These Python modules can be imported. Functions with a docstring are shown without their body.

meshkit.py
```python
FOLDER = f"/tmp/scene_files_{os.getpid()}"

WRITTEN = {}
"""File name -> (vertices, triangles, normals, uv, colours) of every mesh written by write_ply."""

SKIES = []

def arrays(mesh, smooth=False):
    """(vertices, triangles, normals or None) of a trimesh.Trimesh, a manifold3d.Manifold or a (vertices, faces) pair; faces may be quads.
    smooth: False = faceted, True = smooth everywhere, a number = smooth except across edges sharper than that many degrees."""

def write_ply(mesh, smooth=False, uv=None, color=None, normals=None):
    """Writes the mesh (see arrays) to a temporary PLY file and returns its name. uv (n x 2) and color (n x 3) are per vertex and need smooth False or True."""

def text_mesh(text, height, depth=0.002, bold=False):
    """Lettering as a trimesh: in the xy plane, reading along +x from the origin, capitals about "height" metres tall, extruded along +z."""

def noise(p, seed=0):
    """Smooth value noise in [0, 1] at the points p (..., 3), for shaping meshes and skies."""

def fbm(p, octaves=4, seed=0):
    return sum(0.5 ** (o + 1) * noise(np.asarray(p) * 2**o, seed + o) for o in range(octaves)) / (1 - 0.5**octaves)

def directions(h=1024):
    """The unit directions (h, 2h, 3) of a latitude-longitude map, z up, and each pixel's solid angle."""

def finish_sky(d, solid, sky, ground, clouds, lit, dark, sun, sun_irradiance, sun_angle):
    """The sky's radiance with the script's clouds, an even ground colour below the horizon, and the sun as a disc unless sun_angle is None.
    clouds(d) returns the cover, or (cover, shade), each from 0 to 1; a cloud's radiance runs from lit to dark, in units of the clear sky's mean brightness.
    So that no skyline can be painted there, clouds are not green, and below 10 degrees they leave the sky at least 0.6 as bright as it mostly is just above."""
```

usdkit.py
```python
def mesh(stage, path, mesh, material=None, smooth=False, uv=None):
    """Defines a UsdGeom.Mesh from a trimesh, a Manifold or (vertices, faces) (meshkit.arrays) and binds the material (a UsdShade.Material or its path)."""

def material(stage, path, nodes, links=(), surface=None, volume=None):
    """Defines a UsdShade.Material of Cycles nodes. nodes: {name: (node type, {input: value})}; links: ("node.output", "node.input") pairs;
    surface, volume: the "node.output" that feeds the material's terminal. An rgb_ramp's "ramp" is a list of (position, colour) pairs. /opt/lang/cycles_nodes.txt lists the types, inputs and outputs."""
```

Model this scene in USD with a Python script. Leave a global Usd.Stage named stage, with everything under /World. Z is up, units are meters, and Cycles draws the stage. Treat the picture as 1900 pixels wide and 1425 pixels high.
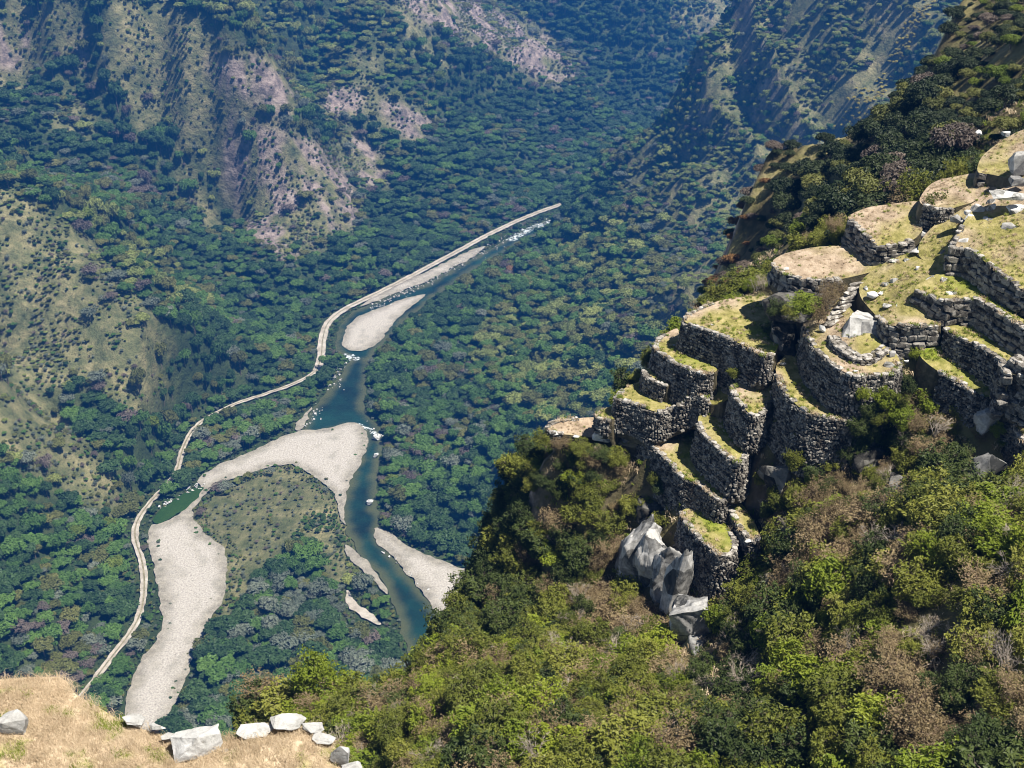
import math
import numpy as np
import trimesh
import usdkit
from meshkit import noise, fbm
from pxr import Usd, UsdGeom, UsdLux, UsdShade, Gf, Sdf, Vt
from scipy.interpolate import RBFInterpolator
from scipy.ndimage import map_coordinates, minimum_filter
from scipy.spatial import ConvexHull, cKDTree
from shapely.geometry import Polygon, LineString, Point
from shapely import contains_xy, distance, points as shp_points, prepare

stage = Usd.Stage.CreateInMemory()
UsdGeom.SetStageUpAxis(stage, UsdGeom.Tokens.z)
UsdGeom.SetStageMetersPerUnit(stage, 1.0)
UsdGeom.Xform.Define(stage, '/World')
UsdGeom.Scope.Define(stage, '/World/Looks')

# ------------------------------------------------------------------ camera, sky, sun, exposure
FOC, PITCH, CAM_Z = 2293.0, math.radians(28.0), 430.0        # focal length in pixels of the 1900 px photograph
EXPOSURE = 1.0
SUN_EL, SUN_AZ = math.radians(64.0), math.radians(-27.0)       # azimuth from +x towards +y (sun on the right, a little ahead)
SUN_DIR = np.array([math.cos(SUN_EL) * math.cos(SUN_AZ), math.cos(SUN_EL) * math.sin(SUN_AZ), math.sin(SUN_EL)])
SUN_INT, SKY_STRENGTH = 1.25, 0.05
HAZE_DENSITY = 0.00016

cam = UsdGeom.Camera.Define(stage, '/World/camera')
cam.CreateHorizontalApertureAttr(36.0)
cam.CreateFocalLengthAttr(36.0 * FOC / 1900.0)
cam.CreateExposureAttr(EXPOSURE)
cam.CreateClippingRangeAttr(Gf.Vec2f(0.5, 20000.0))
cam.AddTranslateOp().Set(Gf.Vec3d(0, 0, CAM_Z))
cam.AddRotateXOp().Set(90.0 - math.degrees(PITCH))

dome = UsdLux.DomeLight.Define(stage, '/World/sky')
dome.GetPrim().SetCustomDataByKey('kind', 'structure')
sky_mat = usdkit.material(stage, '/World/Looks/sky_look', {
    's': ('sky_texture', {'sky_type': 'single_scattering', 'sun_disc': False, 'sun_elevation': SUN_EL,
                          'sun_rotation': math.atan2(SUN_DIR[0], SUN_DIR[1]), 'altitude': 2400.0}),
    'b': ('background_shader', {'strength': SKY_STRENGTH})}, [('s.color', 'b.color')], surface='b.background')
UsdShade.MaterialBindingAPI.Apply(dome.GetPrim()).Bind(sky_mat)
sun = UsdLux.DistantLight.Define(stage, '/World/sun')
sun.CreateIntensityAttr(SUN_INT)
sun.CreateAngleAttr(0.5)
sun.CreateColorAttr(Gf.Vec3f(1.0, 0.955, 0.88))
sun.CreateNormalizeAttr(True)
_r = Gf.Rotation(Gf.Vec3d(0, 0, 1), Gf.Vec3d(*SUN_DIR))
sun.AddTransformOp().Set(Gf.Matrix4d().SetRotate(_r))

# ------------------------------------------------------------------ surveying helpers: photograph pixel -> point of the place
CAM = np.array([0, 0, CAM_Z])
FWD = np.array([0, math.cos(PITCH), -math.sin(PITCH)])
UPV = np.array([0, math.sin(PITCH), math.cos(PITCH)])


def ray(x, y):
    a = (np.asarray(x, float) - 950) / FOC
    b = -(np.asarray(y, float) - 712.5) / FOC
    return a[..., None] * np.array([1.0, 0, 0]) + b[..., None] * UPV + FWD


def at_z(x, y, z):
    d = ray(x, y)
    return CAM + d * ((np.asarray(z, float) - CAM_Z) / d[..., 2])[..., None]


def at_y(x, y, Y):
    d = ray(x, y)
    return CAM + d * (np.asarray(Y, float) / d[..., 1])[..., None]


def project(p):
    p = np.asarray(p, float) - CAM
    w = p @ FWD
    w = np.where(np.abs(w) < 1e-6, 1e-6, w)
    return 950 + FOC * p[..., 0] / w, 712.5 - FOC * (p @ UPV) / w, w


def smooth(a, b, x):
    t = np.clip((np.asarray(x, float) - a) / (b - a), 0, 1)
    return t * t * (3 - 2 * t)


def pix_poly(pts, z=0.0):
    q = at_z(np.array([p[0] for p in pts], float), np.array([p[1] for p in pts], float), z)
    return q[:, :2]


def chaikin(v, n=2, closed=True):
    v = np.asarray(v, float)
    for _ in range(n):
        if closed:
            w = np.roll(v, -1, 0)
            v = np.stack([0.75 * v + 0.25 * w, 0.25 * v + 0.75 * w], 1).reshape(-1, v.shape[1])
        else:
            a, b = v[:-1], v[1:]
            v = np.vstack([v[:1], np.stack([0.75 * a + 0.25 * b, 0.25 * a + 0.75 * b], 1).reshape(-1, v.shape[1]), v[-1:]])
    return v


# ------------------------------------------------------------------ scene helpers
used = {}


def numbered(name):
    n = used.get(name, 0)
    used[name] = n + 1
    return name if n == 0 else f'{name}_{n:03d}'


def tag(p, label=None, cat=None, group=None, kind=None):
    p = p.GetPrim() if hasattr(p, 'GetPrim') else p
    for k, v in (('label', label), ('category', cat), ('group', group), ('kind', kind)):
        if v:
            p.SetCustomDataByKey(k, v)
    return p


def put(name, mesh, mat, parent='/World', smooth_=False, attrs=None):
    path = parent + '/' + numbered(parent + '/' + name).rsplit('/', 1)[1]
    m = usdkit.mesh(stage, path, mesh, mat, smooth=smooth_)
    for k, v in (attrs or {}).items():
        UsdGeom.PrimvarsAPI(m).CreatePrimvar(k, Sdf.ValueTypeNames.FloatArray, UsdGeom.Tokens.vertex).Set(Vt.FloatArray.FromNumpy(np.asarray(v, np.float32)))
    return m.GetPrim()


def holder(name, label=None, cat=None, group=None, kind=None):
    path = '/World/' + numbered('/World/' + name).rsplit('/', 1)[1]
    x = UsdGeom.Xform.Define(stage, path)
    tag(x, label, cat, group, kind)
    return path


def copy_of(cls, name, loc, rotz, scale, label=None, cat=None, group=None):
    path = '/World/' + numbered('/World/' + name).rsplit('/', 1)[1]
    x = UsdGeom.Xform.Define(stage, path)
    x.AddTranslateOp().Set(Gf.Vec3d(*map(float, loc)))
    x.AddRotateZOp().Set(math.degrees(rotz))
    s = (scale,) * 3 if np.ndim(scale) == 0 else scale
    x.AddScaleOp().Set(Gf.Vec3f(*map(float, s)))
    x.GetPrim().GetReferences().AddInternalReference(cls)
    x.GetPrim().SetInstanceable(True)
    tag(x, label, cat, group)
    return x


def scatter(name, protos, pos, yaw, scale, idx, label, cat, tilt=None):
    """One PointInstancer of things nobody could count. protos: list of lists of (part name, mesh, material)."""
    path = '/World/' + numbered('/World/' + name).rsplit('/', 1)[1]
    pi = UsdGeom.PointInstancer.Define(stage, path)
    targets = []
    for k, parts in enumerate(protos):
        px = path + f'/form_{k:03d}'
        UsdGeom.Xform.Define(stage, px)
        for nm, mesh, mat in parts:
            usdkit.mesh(stage, px + '/' + nm, mesh, mat)
        targets.append(px)
    pi.CreatePrototypesRel().SetTargets(targets)
    pi.CreateProtoIndicesAttr(Vt.IntArray.FromNumpy(np.asarray(idx, np.int32)))
    pi.CreatePositionsAttr(Vt.Vec3fArray.FromNumpy(np.asarray(pos, np.float32)))
    s = np.asarray(scale, np.float32)
    s = np.repeat(s[:, None], 3, 1) if s.ndim == 1 else s
    pi.CreateScalesAttr(Vt.Vec3fArray.FromNumpy(np.ascontiguousarray(s)))
    q = []
    for i, a in enumerate(yaw):
        r = Gf.Rotation(Gf.Vec3d(0, 0, 1), math.degrees(a))
        if tilt is not None:
            t = tilt[i]
            r = r * Gf.Rotation(Gf.Vec3d(0, 0, 1), Gf.Vec3d(*map(float, t)))
        q.append(Gf.Quath(r.GetQuat()))
    pi.CreateOrientationsAttr(Vt.QuathArray(q))
    tag(pi, label, cat, None, 'stuff')
    return pi


# ------------------------------------------------------------------ materials
def ramp_mat(name, stops, scale=1.0, detail=6.0, nrough=0.62, rough=0.62, bump=0.0, bump_scale=None, bump_dist=0.3, extra=None, per=None, spec=0.25, gain=1.0, coord='position'):
    """Noise-coloured rough surface. stops: ramp; per: weight of a per-object random shift; coord: world position or object."""
    n = {'g': ('geometry', {}), 'o': ('texture_coordinate', {}), 'n': ('noise_texture', {'scale': scale, 'detail': detail, 'roughness': nrough}),
         'r': ('rgb_ramp', {'ramp': stops}), 'p': ('principled_bsdf', {'roughness': rough, 'specular_ior_level': spec})}
    src = 'g.position' if coord == 'position' else 'o.object'
    l = [(src, 'n.vector')]
    if per:
        n['i'] = ('object_info', {})
        n['m1'] = ('math', {'math_type': 'multiply_add', 'value2': per, 'value3': -per / 2})
        n['m2'] = ('math', {'math_type': 'add'})
        l += [('i.random', 'm1.value1'), ('n.fac', 'm2.value1'), ('m1.value', 'm2.value2'), ('m2.value', 'r.fac')]
    else:
        l += [('n.fac', 'r.fac')]
    l += [('r.color', 'p.base_color')]
    if bump:
        n['bn'] = ('noise_texture', {'scale': bump_scale or scale * 4, 'detail': 5.0, 'roughness': 0.6})
        n['b'] = ('bump', {'strength': bump, 'distance': bump_dist})
        l += [(src, 'bn.vector'), ('bn.fac', 'b.height'), ('b.normal', 'p.normal')]
    return usdkit.material(stage, '/World/Looks/' + name, n, l, surface='p.BSDF')


def leaf_mat(name, a, b, c, trans=0.3, scale=1.2):
    """Leaves: colour varies by plant and by clump, and light passes through them."""
    n = {'g': ('geometry', {}), 'i': ('object_info', {}), 'n': ('noise_texture', {'scale': scale, 'detail': 2.0}),
         'm': ('math', {'math_type': 'multiply', 'value2': 0.45}), 'k': ('math', {'math_type': 'multiply', 'value2': 0.25}),
         'q': ('math', {'math_type': 'multiply', 'value2': 0.3}),
         'a1': ('math', {'math_type': 'add'}), 'a2': ('math', {'math_type': 'add'}),
         'r': ('rgb_ramp', {'ramp': [(0.1, a), (0.5, b), (0.95, c)]}),
         'd': ('principled_bsdf', {'roughness': 0.55, 'specular_ior_level': 0.25}), 't': ('translucent_bsdf', {}),
         'x': ('mix_closure', {'fac': trans})}
    l = [('g.position', 'n.vector'), ('i.random', 'm.value1'), ('g.random_per_island', 'k.value1'), ('n.fac', 'q.value1'),
         ('m.value', 'a1.value1'), ('k.value', 'a1.value2'), ('a1.value', 'a2.value1'), ('q.value', 'a2.value2'), ('a2.value', 'r.fac'),
         ('r.color', 'd.base_color'), ('r.color', 't.color'), ('d.BSDF', 'x.closure1'), ('t.BSDF', 'x.closure2')]
    return usdkit.material(stage, '/World/Looks/' + name, n, l, surface='x.closure')


def two_mask_mat(name, base, mid, top, a1='m1', a2='m2', s=(0.05, 0.05, 0.05), bump=0.6, bscale=0.2, bdist=2.0, rough=0.8):
    """Three ramps mixed by two vertex masks (m1: first over base, m2: second over all)."""
    n = {'g': ('geometry', {}), 'p': ('principled_bsdf', {'roughness': rough, 'specular_ior_level': 0.15}),
         'bn': ('noise_texture', {'scale': bscale, 'detail': 8.0, 'roughness': 0.65}), 'b': ('bump', {'strength': bump, 'distance': bdist}),
         'v1': ('attribute', {'attribute': a1}), 'v2': ('attribute', {'attribute': a2}),
         'x1': ('mix', {}), 'x2': ('mix', {})}
    l = [('g.position', 'bn.vector'), ('bn.fac', 'b.height'), ('b.normal', 'p.normal')]
    for k, (st, sc) in enumerate(zip((base, mid, top), s)):
        n[f'n{k}'] = ('noise_texture', {'scale': sc, 'detail': 8.0, 'roughness': 0.68})
        n[f'r{k}'] = ('rgb_ramp', {'ramp': st})
        l += [('g.position', f'n{k}.vector'), (f'n{k}.fac', f'r{k}.fac')]
    l += [('v1.fac', 'x1.fac'), ('r0.color', 'x1.color1'), ('r1.color', 'x1.color2'),
          ('v2.fac', 'x2.fac'), ('x1.color', 'x2.color1'), ('r2.color', 'x2.color2'), ('x2.color', 'p.base_color')]
    return usdkit.material(stage, '/World/Looks/' + name, n, l, surface='p.BSDF')


ROCK = [(0.3, (0.045, 0.038, 0.034)), (0.43, (0.12, 0.097, 0.085)), (0.55, (0.25, 0.195, 0.165)), (0.72, (0.38, 0.31, 0.265))]
DRYG = [(0.30, (0.045, 0.058, 0.022)), (0.44, (0.11, 0.115, 0.05)), (0.58, (0.20, 0.18, 0.085)), (0.74, (0.33, 0.275, 0.155))]
UNDER = [(0.3, (0.018, 0.028, 0.012)), (0.5, (0.035, 0.052, 0.018)), (0.7, (0.075, 0.085, 0.03))]
M_FAR = two_mask_mat('mountain_look', UNDER, DRYG, ROCK, s=(0.03, 0.09, 0.10), bump=1.0, bscale=0.16, bdist=4.0)
M_NEAR = two_mask_mat('hillside_look', [(0.3, (0.03, 0.03, 0.015)), (0.5, (0.075, 0.065, 0.03)), (0.7, (0.16, 0.12, 0.06))],
                      [(0.3, (0.14, 0.13, 0.04)), (0.5, (0.25, 0.22, 0.09)), (0.7, (0.36, 0.29, 0.16))], ROCK, s=(0.7, 0.6, 0.6), bump=0.7, bscale=1.5, bdist=0.4)
# terrace tops: dry pinkish brown -> olive straw -> fresh lime green where the wall keeps the soil moist
M_TURF = two_mask_mat('turf_look', [(0.30, (0.15, 0.11, 0.07)), (0.43, (0.26, 0.195, 0.13)), (0.57, (0.37, 0.285, 0.20)), (0.74, (0.47, 0.38, 0.28))],
                      [(0.32, (0.12, 0.11, 0.028)), (0.47, (0.22, 0.195, 0.06)), (0.62, (0.34, 0.285, 0.12)), (0.75, (0.42, 0.35, 0.19))],
                      [(0.3, (0.07, 0.10, 0.008)), (0.5, (0.15, 0.185, 0.016)), (0.72, (0.28, 0.29, 0.04))], s=(1.1, 1.4, 1.6), bump=0.8, bscale=4.0, bdist=0.2)
M_SOIL = ramp_mat('soil_look', [(0.3, (0.03, 0.028, 0.016)), (0.5, (0.07, 0.06, 0.035)), (0.7, (0.13, 0.105, 0.065))], 2.0, bump=0.6, bump_dist=0.1)


def stone_mat(name, dark, mid, light, cell=3.2, ns=9.0):
    n = {'g': ('geometry', {}), 'v': ('voronoi_texture', {'scale': cell}), 'c': ('rgb_to_bw', {}),
         'n': ('noise_texture', {'scale': ns, 'detail': 9.0, 'roughness': 0.72}),
         'm': ('math', {'math_type': 'multiply', 'value2': 0.45}), 'k': ('math', {'math_type': 'multiply', 'value2': 0.75}), 'a': ('math', {'math_type': 'add'}),
         'r': ('rgb_ramp', {'ramp': [(0.44, dark), (0.58, mid), (0.78, light)]}),
         'b': ('bump', {'strength': 0.7, 'distance': 0.05}), 'p': ('principled_bsdf', {'roughness': 0.85, 'specular_ior_level': 0.2})}
    l = [('g.position', 'v.vector'), ('g.position', 'n.vector'), ('v.color', 'c.color'), ('c.val', 'm.value1'), ('n.fac', 'k.value1'),
         ('m.value', 'a.value1'), ('k.value', 'a.value2'), ('a.value', 'r.fac'), ('r.color', 'p.base_color'), ('n.fac', 'b.height'), ('b.normal', 'p.normal')]
    return usdkit.material(stage, '/World/Looks/' + name, n, l, surface='p.BSDF')


M_STONE = stone_mat('wall_stone_look', (0.032, 0.028, 0.023), (0.12, 0.108, 0.092), (0.265, 0.245, 0.21))
M_COPING = stone_mat('coping_look', (0.08, 0.07, 0.055), (0.22, 0.20, 0.17), (0.42, 0.39, 0.35), 3.5)
M_BOULDER = stone_mat('boulder_look', (0.14, 0.135, 0.13), (0.26, 0.25, 0.23), (0.48, 0.465, 0.435), 0.8, 3.0)
M_WHITE = stone_mat('bleached_rock_look', (0.13, 0.125, 0.11), (0.36, 0.35, 0.325), (0.58, 0.565, 0.535), 1.2, 4.0)
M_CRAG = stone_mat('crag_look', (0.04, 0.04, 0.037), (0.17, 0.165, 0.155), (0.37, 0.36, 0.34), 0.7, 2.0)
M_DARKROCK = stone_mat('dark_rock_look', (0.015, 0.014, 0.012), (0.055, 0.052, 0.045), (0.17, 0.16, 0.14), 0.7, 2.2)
M_GRAVEL = two_mask_mat('gravel_look', [(0.34, (0.24, 0.21, 0.17)), (0.46, (0.35, 0.315, 0.265)), (0.56, (0.41, 0.375, 0.32)), (0.68, (0.50, 0.46, 0.40))], [(0.4, (0.13, 0.115, 0.08)), (0.6, (0.27, 0.24, 0.18))],
                        [(0.4, (0.17, 0.16, 0.12)), (0.6, (0.30, 0.27, 0.21))], s=(0.9, 0.25, 0.2), bump=0.8, bscale=0.9, bdist=1.0)
M_ROAD = ramp_mat('road_look', [(0.35, (0.20, 0.17, 0.13)), (0.5, (0.34, 0.30, 0.24)), (0.65, (0.46, 0.42, 0.36))], 0.12, 10.0, nrough=0.8)
M_STRIP = ramp_mat('weedy_strip_look', [(0.35, (0.09, 0.085, 0.04)), (0.5, (0.18, 0.155, 0.09)), (0.65, (0.30, 0.26, 0.18))], 0.3, 8.0, nrough=0.8)
M_FOAM = usdkit.material(stage, '/World/Looks/foam_look', {'g': ('geometry', {}), 'n': ('noise_texture', {'scale': 0.32, 'detail': 7.0, 'roughness': 0.75, 'distortion': 0.8}), 'r': ('rgb_ramp', {'ramp': [(0.50, (0, 0, 0)), (0.58, (1, 1, 1))]}),
                         'd': ('diffuse_bsdf', {'color': (0.62, 0.68, 0.70)}), 't': ('transparent_bsdf', {}), 'x': ('mix_closure', {})},
                         [('g.position', 'n.vector'), ('n.fac', 'r.fac'), ('r.color', 'x.fac'), ('t.BSDF', 'x.closure1'), ('d.BSDF', 'x.closure2')], surface='x.closure')


def water_mat(name, deep, shallow, rough=0.12, nscale=0.02):
    n = {'g': ('geometry', {}), 'n': ('noise_texture', {'scale': nscale, 'detail': 6.0, 'roughness': 0.6}), 'r': ('rgb_ramp', {'ramp': [(0.36, deep), (0.68, shallow)]}),
         's': ('attribute', {'attribute': 'm1'}), 'x': ('mix', {'color2': (0.060, 0.066, 0.030)}),
         'w': ('noise_texture', {'scale': 0.35, 'detail': 6.0, 'roughness': 0.65}), 'b': ('bump', {'strength': 0.7, 'distance': 0.5}),
         'p': ('principled_bsdf', {'roughness': rough, 'ior': 1.33})}
    l = [('g.position', 'n.vector'), ('n.fac', 'r.fac'), ('r.color', 'x.color1'), ('s.fac', 'x.fac'), ('x.color', 'p.base_color'), ('g.position', 'w.vector'), ('w.fac', 'b.height'), ('b.normal', 'p.normal')]
    return usdkit.material(stage, '/World/Looks/' + name, n, l, surface='p.BSDF')


M_WATER = water_mat('river_look', (0.005, 0.014, 0.012), (0.010, 0.040, 0.030), 0.3, 0.03)
M_POND = water_mat('pond_look', (0.018, 0.045, 0.008), (0.032, 0.065, 0.012))

M_BARK = ramp_mat('bark_look', [(0.3, (0.07, 0.055, 0.04)), (0.6, (0.16, 0.13, 0.10))], 3.0)
M_TWIG = ramp_mat('pale_twig_look', [(0.3, (0.20, 0.16, 0.12)), (0.6, (0.40, 0.34, 0.27))], 2.0)
M_DRYTWIG = ramp_mat('brown_twig_look', [(0.3, (0.14, 0.095, 0.06)), (0.6, (0.30, 0.21, 0.14))], 2.0, per=0.3)
LEAF = {
    'dark': leaf_mat('dark_leaf_look', (0.026, 0.055, 0.016), (0.046, 0.088, 0.024), (0.075, 0.125, 0.034), 0.22),
    'mid': leaf_mat('mid_leaf_look', (0.05, 0.105, 0.022), (0.095, 0.175, 0.032), (0.155, 0.24, 0.045), 0.25),
    'lime': leaf_mat('lime_leaf_look', (0.09, 0.13, 0.014), (0.14, 0.18, 0.02), (0.20, 0.22, 0.03), 0.3),
    'olive': leaf_mat('olive_leaf_look', (0.085, 0.095, 0.024), (0.15, 0.155, 0.04), (0.23, 0.215, 0.065), 0.28),
    'grey': leaf_mat('grey_leaf_look', (0.09, 0.11, 0.075), (0.155, 0.175, 0.12), (0.23, 0.24, 0.17), 0.2),
    'brown': leaf_mat('brown_leaf_look', (0.085, 0.068, 0.055), (0.145, 0.115, 0.09), (0.22, 0.17, 0.13), 0.2),
    'rust': leaf_mat('rust_leaf_look', (0.14, 0.075, 0.028), (0.22, 0.12, 0.045), (0.30, 0.19, 0.075), 0.25),
    'pale': leaf_mat('pale_leaf_look', (0.13, 0.16, 0.04), (0.24, 0.27, 0.07), (0.34, 0.35, 0.11), 0.28),
    'yellow': leaf_mat('yellow_leaf_look', (0.28, 0.24, 0.04), (0.45, 0.38, 0.06), (0.60, 0.50, 0.11), 0.3),
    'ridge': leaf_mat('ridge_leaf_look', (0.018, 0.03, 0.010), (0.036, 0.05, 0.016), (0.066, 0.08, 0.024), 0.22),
    'near': leaf_mat('bush_leaf_look', (0.08, 0.098, 0.014), (0.18, 0.19, 0.028), (0.34, 0.32, 0.075), 0.3, 0.8),
    'nearlime': leaf_mat('bright_bush_leaf_look', (0.12, 0.165, 0.014), (0.21, 0.25, 0.022), (0.33, 0.34, 0.05), 0.32, 0.8),
    'neardark': leaf_mat('dark_bush_leaf_look', (0.034, 0.052, 0.012), (0.066, 0.088, 0.019), (0.12, 0.135, 0.032), 0.25, 0.8),
    'dry': leaf_mat('dry_bush_leaf_look', (0.14, 0.105, 0.05), (0.26, 0.195, 0.10), (0.42, 0.33, 0.19), 0.25, 0.8),
}
M_STRAW = leaf_mat('straw_look', (0.33, 0.245, 0.145), (0.55, 0.435, 0.29), (0.75, 0.63, 0.47), 0.25, 1.5)
M_BLADE = leaf_mat('green_blade_look', (0.13, 0.18, 0.02), (0.22, 0.26, 0.035), (0.32, 0.34, 0.07), 0.3, 1.5)

# ------------------------------------------------------------------ far terrain: gorge floor, spurs on the left bank, mountain on the right bank
FLOOR_PX = [(150, 1290), (240, 1000), (315, 880), (345, 800), (430, 745), (575, 690), (578, 620), (630, 568), (850, 455), (1068, 366), (1100, 345),
            (1112, 380), (960, 455), (800, 548), (722, 640), (692, 700), (700, 800), (715, 880), (720, 960), (860, 1045), (890, 1120), (850, 1210), (700, 1310), (420, 1430), (200, 1440)]
ROAD1 = [(120, 1330), (165, 1280), (200, 1232), (240, 1182), (264, 1140), (270, 1085), (264, 1040), (250, 1003), (252, 972), (280, 932), (310, 905), (328, 880), (335, 850), (345, 820), (366, 790), (402, 768), (440, 750), (500, 731), (560, 710), (588, 690)]
ROAD2 = [(588, 690), (597, 665), (598, 635), (605, 605), (622, 588), (640, 575), (700, 547), (780, 506), (850, 468), (920, 430), (980, 403), (1030, 385), (1070, 372), (1100, 362)]
FLOOR = Polygon(np.vstack([pix_poly(FLOOR_PX[:10]), [[95, 1290], [230, 1420], [420, 1500], [440, 1460], [260, 1370], [115, 1255]], pix_poly(FLOOR_PX[11:])]))
CTRL = [
    # spur with straw-coloured face, left bank, nearest
    (335, 850, 700), (325, 760, 715), (300, 640, 735), (260, 560, 755), (150, 460, 780), (0, 372, 805), (-200, 270, 840), (150, 600, 730), (0, 550, 750), (200, 750, 690),
    (100, 720, 690), (280, 850, 672), (-200, 450, 770), (0, 640, 735), (100, 760, 685), (0, 700, 660), (100, 790, 650), (190, 890, 640), (-200, 620, 690),
    (0, 900, 585), (100, 950, 600), (0, 1050, 530), (0, 1230, 470), (100, 1150, 510), (100, 1250, 480), (-250, 900, 570), (-250, 1200, 450), (-300, 1400, 400),
    # wooded gully behind it
    (560, 600, 930), (450, 560, 940), (350, 500, 950), (250, 420, 940), (100, 330, 960), (0, 290, 975), (-250, 200, 1000),
    # spur with the rocky nose
    (600, 520, 985), (520, 465, 985), (640, 430, 1040), (650, 400, 1060), (610, 320, 1075), (560, 270, 1080), (480, 230, 1078), (430, 205, 1078), (350, 140, 1085), (200, 40, 1100),
    (100, -40, 1120), (-150, -150, 1150), (395, 300, 1077), (440, 335, 1072), (305, 240, 1088), (160, 150, 1102), (40, 70, 1112), (430, 425, 1045), (490, 400, 1040), (300, 400, 1015), (200, 330, 1015), (100, 250, 1025), (0, 200, 1035), (-200, 100, 1050),
    # far side of that spur and the long wooded slope
    (700, 400, 1100), (650, 330, 1130), (560, 200, 1165), (450, 110, 1180), (350, 50, 1200), (200, -60, 1230), (900, 400, 1150), (900, 350, 1190), (900, 250, 1270), (900, 150, 1345),
    (800, 300, 1190), (750, 150, 1270), (700, 50, 1295), (850, 50, 1385), (600, 80, 1290), (500, 0, 1300), (700, -80, 1380), (400, -120, 1330), (1000, 300, 1290), (1000, 200, 1380), (1050, 300, 1310), (1090, 300, 1330),
    # rock rib and the shaded far mountain
    (1050, 125, 1470), (950, 60, 1490), (830, 0, 1510), (700, -100, 1540), (1080, 150, 1530), (1000, 60, 1600), (900, -20, 1640), (1150, 230, 1500), (1200, 200, 1530), (1200, 100, 1590), (1200, 0, 1630),
    (1300, 100, 1620), (1300, 0, 1660), (1050, 0, 1660), (1100, -90, 1700), (1350, -60, 1700), (900, -120, 1720), (1300, -150, 1850),
    # mountain on the right bank: left outline, face, cliffs
    (1100, 330, 1195), (1150, 265, 1165), (1250, 190, 1105), (1300, 140, 1065), (1325, 60, 1080), (1370, 0, 1095), (1440, -80, 1100),
    (1000, 550, 915), (1200, 500, 880), (1200, 400, 965), (1150, 350, 1055), (1300, 400, 905), (1300, 300, 965), (1250, 280, 1035), (1350, 250, 980), (1350, 150, 1020), (1400, 50, 1050),
    (1450, 150, 975), (1450, 300, 925), (1450, 400, 870), (1550, 150, 950), (1600, 230, 905), (1600, 50, 965), (1700, 0, 955), (1500, 0, 1030), (1600, -100, 1010), (1800, -100, 960), (1750, 100, 905),
    (900, 700, 800), (1000, 700, 760), (1150, 600, 780), (1150, 700, 700), (850, 850, 690), (930, 830, 680), (950, 950, 600), (900, 1000, 600), (1300, 550, 720), (1300, 800, 560), (1200, 1000, 480),
]
cp = np.array(CTRL, float)
ctrl = at_y(cp[:, 0], cp[:, 1], cp[:, 2])
back = []
for (x, y, Y) in [(1150, 265, 1165), (1250, 190, 1105), (1300, 140, 1065), (1325, 60, 1080), (1370, 0, 1095)]:
    q = at_y(np.array(x), np.array(y), Y)
    back += [[q[0] + 25, q[1] + 75, q[2] * 0.5], [q[0] + 60, q[1] + 170, max(q[2] * 0.12, 2)]]
fl = []
for gx in np.arange(-260, 460, 40):
    for gy in np.arange(430, 1500, 40):
        if contains_xy(FLOOR, gx, gy):
            fl.append([gx, gy, 0.0])
ctrl = np.vstack([ctrl, back, fl, [[-40, 400, 20], [60, 420, 60], [200, 480, 120], [330, 700, 240], [360, 860, 250], [400, 1000, 290], [430, 1150, 200], [-650, 900, 260], [-650, 1300, 300],
                                  [-500, 1700, 300], [0, 2000, 260], [430, 1850, 220], [440, 1650, 90], [-600, 600, 170], [-500, 400, 120]]])
GX = np.arange(-680, 440, 3.5)
GY = np.concatenate([np.arange(380, 1300, 3.0), np.arange(1300, 2000, 5.0)])
XX, YY = np.meshgrid(GX, GY)
_rbf = RBFInterpolator(ctrl[:, :2], ctrl[:, 2], kernel='thin_plate_spline', smoothing=2.0)
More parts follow.
